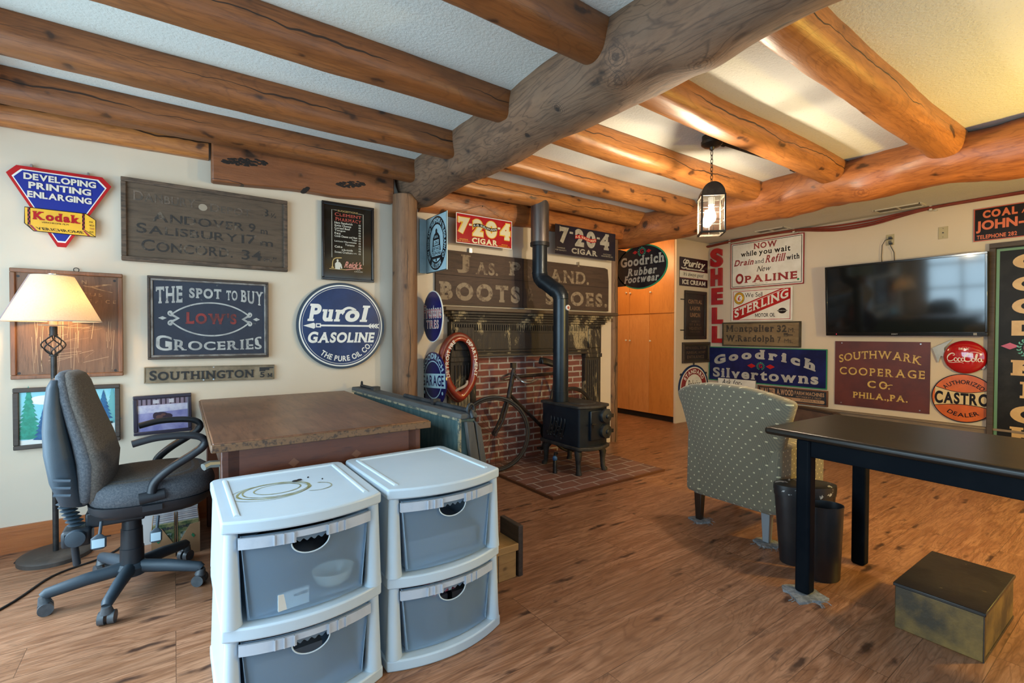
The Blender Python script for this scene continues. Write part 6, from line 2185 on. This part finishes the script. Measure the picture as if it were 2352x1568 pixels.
def drawer_unit(label, loc, rz):
    u = thing('drawer_unit', label, 'drawer unit', loc, rz, 'plastic drawer units')
    D = .500
    mb = MB()
    plate(mb, HWU, .612, .650, D)
    mb.build('lid', WP, u, bevel=.007, segs=3)
    rim = MB()
    for p, q in (((-.195, .03), (-.195, D - .05)), ((.195, .03), (.195, D - .05)), ((-.195, D - .05), (.195, D - .05))):
        rim.tube([(p[0], p[1], .650), (q[0], q[1], .650)], .006, 8, flat=1.4)
    rim.build('lid_ridge', WPR, u, smooth=True)
    for sx in (-1, 1):
        sides = MB()
        for z0, z1 in ((.040, .293), (.333, .612)):
            # panel narrows a little towards the top of each tier, front column is round
            sides.hexa([(sx * .222, .02, z0), (sx * .236, .02, z0), (sx * .240, D - .02, z0), (sx * .226, D - .02, z0)], [(sx * .214, .02, z1), (sx * .232, .02, z1), (sx * .232, D - .02, z1), (sx * .214, D - .02, z1)])
            sides.lathe([(.030, z0), (.027, z0 + .04), (.019, z1)], (sx * .213, .012, 0), 16)
        sides.build('side_panel', WP, u, smooth=35)
    MB().box(-.21, .21, D - .03, D - .024, .03, .62).build('back_panel', WP, u)
    sh_ = MB()
    plate(sh_, HWU, .293, .333, D, .0)
    sh_.build('shelf', WP, u, bevel=.006, segs=3)
    bt = MB()
    plate(bt, HWU + .004, .0, .040, D, -.004)
    bt.build('bottom', WP, u, bevel=.006, segs=3)
    for z0, z1 in ((.046, .283), (.340, .600)):
        dr = MB()
        hw0, hw1 = .172, .190
        n = 110
        hz1, hz0, hhw = z1 - .040, z1 - .078, .056
        cols = []
        for i in range(n + 1):
            t = -1 + 2 * i / n
            cols.append(t)
        vs, fs = [], []

        def pt(t, z):
            hw = hw0 + (hw1 - hw0) * (z - z0) / (z1 - z0)
            x = t * hw
            return (x, fy_(x, off=.018) + .012 * (z1 - z) / (z1 - z0), z)
        for i in range(n):
            a, b_ = cols[i], cols[i + 1]
            mid = (a + b_) / 2 * hw1
            for z_a, z_b in (((z0, z1),) if abs(mid) > hhw else ((z0, 'b'), ('t', z1))):
                def hole(t, w):
                    x = t * hw1
                    s_ = max(0., 1 - (x / hhw) ** 2) ** .5
                    if w == 'b':
                        return hz1 - .003 - (hz1 - hz0) * s_
                    return hz1 - .003 + (.004 * math.cos(x * 2 * PI / .022) * min(1, 3 * s_) + .004) * (1 if s_ > .15 else 0)
                k = len(vs)
                za0, za1 = (hole(a, z_a), hole(b_, z_a)) if isinstance(z_a, str) else (z_a, z_a)
                zb0, zb1 = (hole(a, z_b), hole(b_, z_b)) if isinstance(z_b, str) else (z_b, z_b)
                m_ = 1
                vs += [pt(a, za0), pt(b_, za1), pt(b_, zb1), pt(a, zb0)]
                fs.append((k, k + 1, k + 2, k + 3))
        dr.add(vs, fs)
        d = dr.build('drawer', FRO, u, smooth=40, weld=True)
        bxm = MB()
        for sx in (-1, 1):
            bxm.add([(sx * .168, -.01, z0 + .01), (sx * .19, D - .05, z0 + .01), (sx * .20, D - .05, z1), (sx * .19, -.01, z1)], [(0, 1, 2, 3)])
        bxm.add([(-.168, .0, z0 + .006), (.168, .0, z0 + .006), (.185, D - .05, z0 + .006), (-.185, D - .05, z0 + .006)], [(0, 1, 2, 3)])
        bxm.build('drawer_tub', mat('tub_plastic', (.34, .45, .56), .5), d, recalc=False)
        r_ = MB()
        bowed(r_, -.197, -.045, z1 - .036, z1 - .003, .004, .010, 10)
        bowed(r_, .045, .197, z1 - .036, z1 - .003, .004, .010, 10)
        bowed(r_, -.045, .045, z1 - .022, z1 - .003, .006, .010, 8)
        for x in (-.105, -.08, -.052, .05, .08, .105):
            bowed(r_, x - .0015, x + .0015, z1 - .035, z1 - .003, .0, .006, 1)
        r_.build('rim', FRR, d)
        hr = MB().tube([(x, fy_(x, off=.015) + .002, hz1 - .003 - (hz1 - hz0) * max(0., 1 - (x / hhw) ** 2) ** .5) for x in [hhw * math.sin(PI / 2 * i / 10) for i in range(-10, 11)]], .0022, 6)
        hr.build('handle_lip', WPR, d, smooth=True)
    return u


UY = 1.612
u1 = drawer_unit('white plastic drawer unit with a stained lid, nearest the office chair', (.347, UY, 0), .0)
u2 = drawer_unit('clean white plastic drawer unit on the right, beside the step box', (.852, UY + .012, 0), .02)
# stain rings on the first lid
OLV = mat('olive_stain', (.16, .15, .045), .5, c2=(.34, .35, .20), ns=16)
stn = MB()
rnd = random.Random(3)
for k, (cx, cy, rx, ry, w) in enumerate(((-.06, .23, .115, .085, .006), (-.055, .235, .105, .078, .003), (-.05, .24, .075, .055, .004), (-.075, .22, .122, .09, .002), (.07, .19, .05, .045, .003))):
    pts = [(cx + rx * (1 + .05 * mnoise.noise(Vector((a, k, 0)))) * math.cos(a), cy + ry * math.sin(a)) for a in [(2 * PI if k < 4 else 3.6) * i / 40 + k for i in range(41)]]
    for p in stroke(pts, [w * 1.9 * (.4 + .8 * abs(mnoise.noise(Vector((i * .3, k, 2))))) + .0006 for i in range(41)]):
        kk = len(stn.v)
        stn.v += [(a, b, .6508 + .0002 * k) for a, b in p]
        stn.f.append(tuple(range(kk, kk + 4)))
stn.build('stain', OLV, u1, recalc=False)
o = MB()
for dx, dy, r in ((0, 0, .011), (.016, .006, .010), (.05, .02, .004), (.09, -.03, .003)):
    o.sphere((dx, dy, .002), r, r * .6, .003, 10, 5)
o = o.build('lid_debris', BLACKP, smooth=True)
o.location = (.345 + .02, UY + .295, .651)
tag(o, 'small black crumbs lying on the stained drawer unit lid', 'debris')


# things seen through the frosted fronts
def inside(name, label, mb, m, loc, rz=0, cat='box', **k):
    o = mb.build(name, m, **k)
    o.location = loc
    o.rotation_euler = (0, 0, rz)
    return tag(o, label, cat)


cl = MB()
cl.grid(lambda a, b: (-.165 + .33 * a, .36 * b, .12 + .07 * mnoise.noise(Vector((a * 4, b * 4, 3))) - .03 * b), 16, 14)
inside('folded_cloth', 'dark crumpled cloth inside the stained unit, upper drawer', cl, mat('dark_cloth', (.018, .022, .032), .9, c2=(.06, .05, .05), ns=7), (.347, 1.67, .350), cat='cloth', smooth=60, solid=.01)
bw = MB().lathe([(.03, 0), (.055, .02), (.068, .055), (.066, .055), (.05, .022), (.001, .008)], (0, 0, 0), 24)
inside('bowl', 'cream bowl showing through the frosted front of the stained unit', bw, mat('cream_china', (.62, .56, .45), .3), (.435, 1.672, .353), cat='bowl', smooth=True)
cd_ = MB().box(-.045, .045, 0, .012, 0, .05)
o = inside('card_box', 'small white printed box behind the frosted front of the stained unit', cd_, mat('white_card', (.62, .62, .58), .6), (.300, 1.590, .352), .10)
V, F = layout('HOLMES', bold=.02)
V = fit(V, .0, .032, .04, .041)
MB().add([(a, -.0008 - e, b) for (a, b), e in zip(V, EX)], F).build('lettering', BLACKP, o, recalc=False)
inside('storage_box', 'grey box inside the stained unit, lower drawer', MB().box(-.10, .10, 0, .2, 0, .12), mat('grey_card', (.10, .10, .11), .7), (.30, 1.66, .054))
inside('storage_box', 'grey-brown folder stack inside the clean unit, upper drawer', MB().box(-.15, .15, 0, .3, 0, .07), mat('grey_card2', (.16, .165, .18), .7), (.852, 1.68, .350))
for i, (dx, c, lab) in enumerate(((-.055, (.02, .022, .03), 'dark upright case on the left inside the clean unit, lower drawer'), (.055, (.025, .025, .03), 'dark upright case on the right inside the clean unit, lower drawer'))):
    inside('media_case', lab, MB().box(-.045, .045, 0, .25, 0, .15), mat('dark_case%d' % i, c, .4), (.852 + dx + .01, 1.625, .054), cat='case')
for i in range(6):
    inside('media_case', ('red', 'white', 'dark blue', 'rose', 'pale', 'maroon')[i] + ' slim case lying in the lower drawer of the clean unit', MB().box(-.007, .007, 0, .13, 0, .018),
           mat('case_spine%d' % i, ((.4, .03, .03), (.5, .5, .48), (.04, .05, .12), (.4, .08, .10), (.45, .42, .4), (.2, .03, .04))[i], .3), (.805 + i * .0165, 1.64, .2055), cat='case')

# ------------------------------------------------------------------ armchair


def fabric(name, b1=(.205, .170, .105), b2=(.120, .105, .075)):
    m, nt, b = base(name)
    tc = N(nt, 'ShaderNodeTexCoord')
    sx = N(nt, 'ShaderNodeSeparateXYZ')
    nt.links.new(tc.outputs['Object'], sx.inputs[0])
    u = math_(nt, 'MULTIPLY', math_(nt, 'ADD', sx.outputs['X'], sx.outputs['Y']), 1 / .050)
    v = math_(nt, 'MULTIPLY', sx.outputs['Z'], 1 / .027)
    st = math_(nt, 'MULTIPLY', math_(nt, 'MODULO', math_(nt, 'FLOOR', math_(nt, 'ADD', v, 100)), 2), .5)
    fu = math_(nt, 'ABSOLUTE', math_(nt, 'SUBTRACT', math_(nt, 'FRACT', math_(nt, 'ADD', math_(nt, 'ADD', u, st), 100)), .5))
    fv = math_(nt, 'ABSOLUTE', math_(nt, 'SUBTRACT', math_(nt, 'FRACT', math_(nt, 'ADD', v, 100)), .5))
    dot = math_(nt, 'MULTIPLY', math_(nt, 'LESS_THAN', fu, .068), math_(nt, 'LESS_THAN', fv, .15))
    wv1 = math_(nt, 'LESS_THAN', math_(nt, 'ABSOLUTE', math_(nt, 'SUBTRACT', math_(nt, 'FRACT', math_(nt, 'MULTIPLY', u, 8)), .5)), .25)
    wv2 = math_(nt, 'LESS_THAN', math_(nt, 'ABSOLUTE', math_(nt, 'SUBTRACT', math_(nt, 'FRACT', math_(nt, 'MULTIPLY', v, 5)), .5)), .25)
    wv = math_(nt, 'MULTIPLY', math_(nt, 'ADD', wv1, wv2), .5)
    cc = mix(nt, wv, b1, b2)
    cc = mix(nt, dot, cc, (.58, .50, .30))
    nt.links.new(cc, b.inputs['Base Color'])
    b.inputs['Roughness'].default_value = .9
    b.inputs['Sheen Weight'].default_value = .2
    bumpn(nt, b, wv, .25, .002)
    return m


FY = FX = fabric('dotted_fabric')
ac = thing('armchair', 'green-grey upholstered armchair with cream dots seen from behind, facing the television wall', 'armchair', (2.72, 1.565, 0))


def back_pt(s_, t, inner):
    hw = .258 + .05 * s_ + .075 * max(0, s_ - .45) ** 1.4 * 2.0
    ztop = .915 - .085 * abs(t) ** 2.4
    z = .19 + (ztop - .19) * s_
    x = -.02 - .125 * s_ ** 1.15 + .13 * (abs(t) ** 2.6) * s_ ** .7
    if inner:
        return (x + .11 * (1 - .15 * s_), t * hw * .93, z)
    return (x, t * hw, z)


bk_ = MB()
nt_, ns_ = 18, 20
vs, fs = [], []
loop = [(-1 + 2 * i / nt_, 0) for i in range(nt_ + 1)] + [(1 - 2 * i / nt_, 1) for i in range(nt_ + 1)]
L_ = len(loop)
for j in range(ns_ + 1):
    s_ = j / ns_
    for t, inn in loop:
        p = back_pt(s_, t, inn)
        vs.append(p)
for j in range(ns_):
    for i in range(L_):
        fs.append((j * L_ + i, j * L_ + (i + 1) % L_, (j + 1) * L_ + (i + 1) % L_, (j + 1) * L_ + i))
fs.append(tuple(range(L_ - 1, -1, -1)))
top0 = ns_ * L_
half = nt_ + 1
for i in range(nt_):
    a, b_, c, d = top0 + i, top0 + i + 1, top0 + L_ - 2 - i, top0 + L_ - 1 - i
    fs.append((a, b_, c, d))
bk_.add(vs, fs)
bk_.build('backrest', FY, ac, bevel=.028, segs=4)
pipe = MB().tube([back_pt(j / ns_, 1, 0) for j in range(ns_ + 1)], .004, 6).tube([back_pt(j / ns_, -1, 0) for j in range(ns_ + 1)], .004, 6)
for sy in (-1, 1):
    y = sy * .238
    am = MB()
    am.prism([(-.03, .20), (.54, .20), (.55, .44), (.54, .53), (.50, .575), (.35, .585), (.10, .585), (-.02, .58)], y - .055, y + .055)
    am.build('arm', FX, ac, bevel=.03, segs=4)
MB().box(.04, .55, -.235, .235, .20, .34).build('seat_base', FX, ac, bevel=.015)
MB().box(.06, .57, -.232, .232, .34, .47).build('seat_cushion', FX, ac, bevel=.04, segs=4)
LEGW = mat('dark_walnut_leg', (.022, .013, .009), .3, coat=.3)
for lx, ly, k in ((.045, .235, -1), (.055, -.19, -1), (.50, .235, 1), (.50, -.235, 1)):
    MB().hexa([(lx - .018, ly - .018, .012), (lx + .018, ly - .018, .012), (lx + .018, ly + .018, .012), (lx - .018, ly + .018, .012)],
              [(lx - .026 - k * .0, ly - .026, .205), (lx + .026, ly - .026, .205), (lx + .026, ly + .026, .205), (lx - .026, ly + .026, .205)]).build('leg', LEGW if ly > -.1 or lx > .3 else mat('glare_pale_leg', (.25, .27, .29), .25), ac, bevel=.004)  # right rear leg is dark wood too; its pale colour paints in the glare
RUG = mat('grey_carpet_scrap', (.17, .18, .19), .95, c2=(.27, .28, .29), ns=60, bump=1, bs=200)
rnd = random.Random(8)
for (x, y, r, lab) in ((2.765, 1.80, .062, 'grey carpet scrap under the dark rear armchair leg'), (2.775, 1.375, .07, 'grey carpet scrap under the glare-pale rear armchair leg'), (2.37, 1.005, .085, 'grey frayed carpet scrap under the near leg of the black table')):
    pts = [(r * (1.0 + .16 * rnd.uniform(-1, 1)) * math.cos(a) / max(abs(math.cos(a + .4)), abs(math.sin(a + .4))) * .85, r * (1.0 + .16 * rnd.uniform(-1, 1)) * math.sin(a) / max(abs(math.cos(a + .4)), abs(math.sin(a + .4))) * .85) for a in [2 * PI * i / 18 for i in range(18)]]
    mb = MB().prism(pts, 0, .011, 'z')
    for i in range(7):
        a = rnd.uniform(2.5, 6.2)
        p = (r * .95 * math.cos(a), r * .95 * math.sin(a))
        mb.tube([(p[0], p[1], .008), (p[0] + .02 * math.cos(a + .6), p[1] + .02 * math.sin(a + .6), .006), (p[0] + .035 * math.cos(a + .2), p[1] + .035 * math.sin(a + .2), .003)], .0018, 5)
    o = mb.build('carpet_scrap', RUG)
    o.location = (x, y, 0)
    tag(o, lab, 'carpet scrap', 'carpet scraps under furniture legs')

# ------------------------------------------------------------------ black table
BT = mat('black_table_top', (.013, .010, .008), .30, spec=.4, c2=(.026, .020, .013), sc_=(14, 1, 1), ns=3, lo=.45, hi=.7, chip=((.40, .33, .24), 40, .775))
BL = mat('table_black_paint', (.004, .006, .009), .42, c2=(.006, .008, .011), ns=6, chip=((.35, .36, .36), 42, .80), spec=.03)
tb = thing('table', 'long black painted table with worn edges at the right side of the photo', 'table', (2.318, 1.17, 0), math.radians(-3.0))
MB().box(0, .70, -1.85, 0, .724, .760).build('table_top', BT, tb, bevel=.015, segs=4)
MB().box(.05, .07, -1.78, -.13, .645, .724).box(.63, .65, -1.78, -.13, .645, .724).box(.05, .65, -.15, -.13, .645, .724).build('apron', BL, tb, bevel=.003)
for x, y in ((.038, -.192), (.60, -.192), (.038, -1.80), (.60, -1.80)):
    MB().box(x, x + .062, y, y + .062, .012 if (x < .1 and y > -1) else 0, .724).build('leg', BL, tb, bevel=.012, segs=3)

# ------------------------------------------------------------------ waste bins
BN = mat('dull_black_bin', (.012, .012, .014), .35, c2=(.018, .017, .018), ns=8)
b1 = thing('waste_bin', 'wide oval black waste bin with a dusty lid behind the near table leg', 'bin', (2.713, 1.151, 0), math.radians(-36))


def oval(mb, prof, k=.55):
    n0 = len(mb.v)
    mb.lathe(prof, (0, 0, 0), 40)
    mb.v[n0:] = [(x, y * k, z) for x, y, z in mb.v[n0:]]
    return mb


oval(MB(), [(.118, 0), (.124, .01), (.152, .34), (.154, .365)]).build('body', BN, b1, smooth=True)
oval(MB(), [(.157, .362), (.160, .395), (.158, .415), (.13, .422), (.001, .405)]).build('lid', mat('dusty_lid', (.014, .014, .015), .4, chip=((.45, .44, .42), 22, .60)), b1, smooth=True)
b2 = thing('waste_bin', 'open smooth black waste bin between the two table legs', 'bin', (2.612, 1.020, 0), math.radians(-36))
oval(MB(), [(.070, 0), (.076, .008), (.088, .345), (.090, .365), (.086, .365), (.082, .33), (.068, .02), (.001, .02)], .75).build('body', BN, b2, smooth=True)

# ------------------------------------------------------------------ wooden box
BXM = mat('scuffed_brass_paint', (.21, .125, .030), .5, c2=(.045, .032, .015), ns=5, lo=.42, hi=.62, detail=8, chip=((.30, .24, .12), 40, .76), bump=.25, bs=50)
BXL = mat('scuffed_black_lid', (.028, .022, .016), .36, c2=(.012, .010, .009), ns=5, bump=.2, chip=((.12, .09, .05), 18, .70))
wbx = thing('wooden_box', 'low scuffed brass-coloured box with a dark lid on the floor at lower right', 'box', (2.412, .412, 0), math.radians(-.5))
MB().box(0, .49, 0, .265, 0, .172).build('body', BXM, wbx, bevel=.003)
MB().box(-.005, .496, -.006, .271, .172, .186).build('lid', BXL, wbx, bevel=.003)
mb = MB().box(.0, .02, -.002, .001, .005, .17).box(.0, .49, -.0025, .001, .0, .012)
mb.build('edge_strip', BXL, wbx)
bpy.data.objects.remove(_fo)
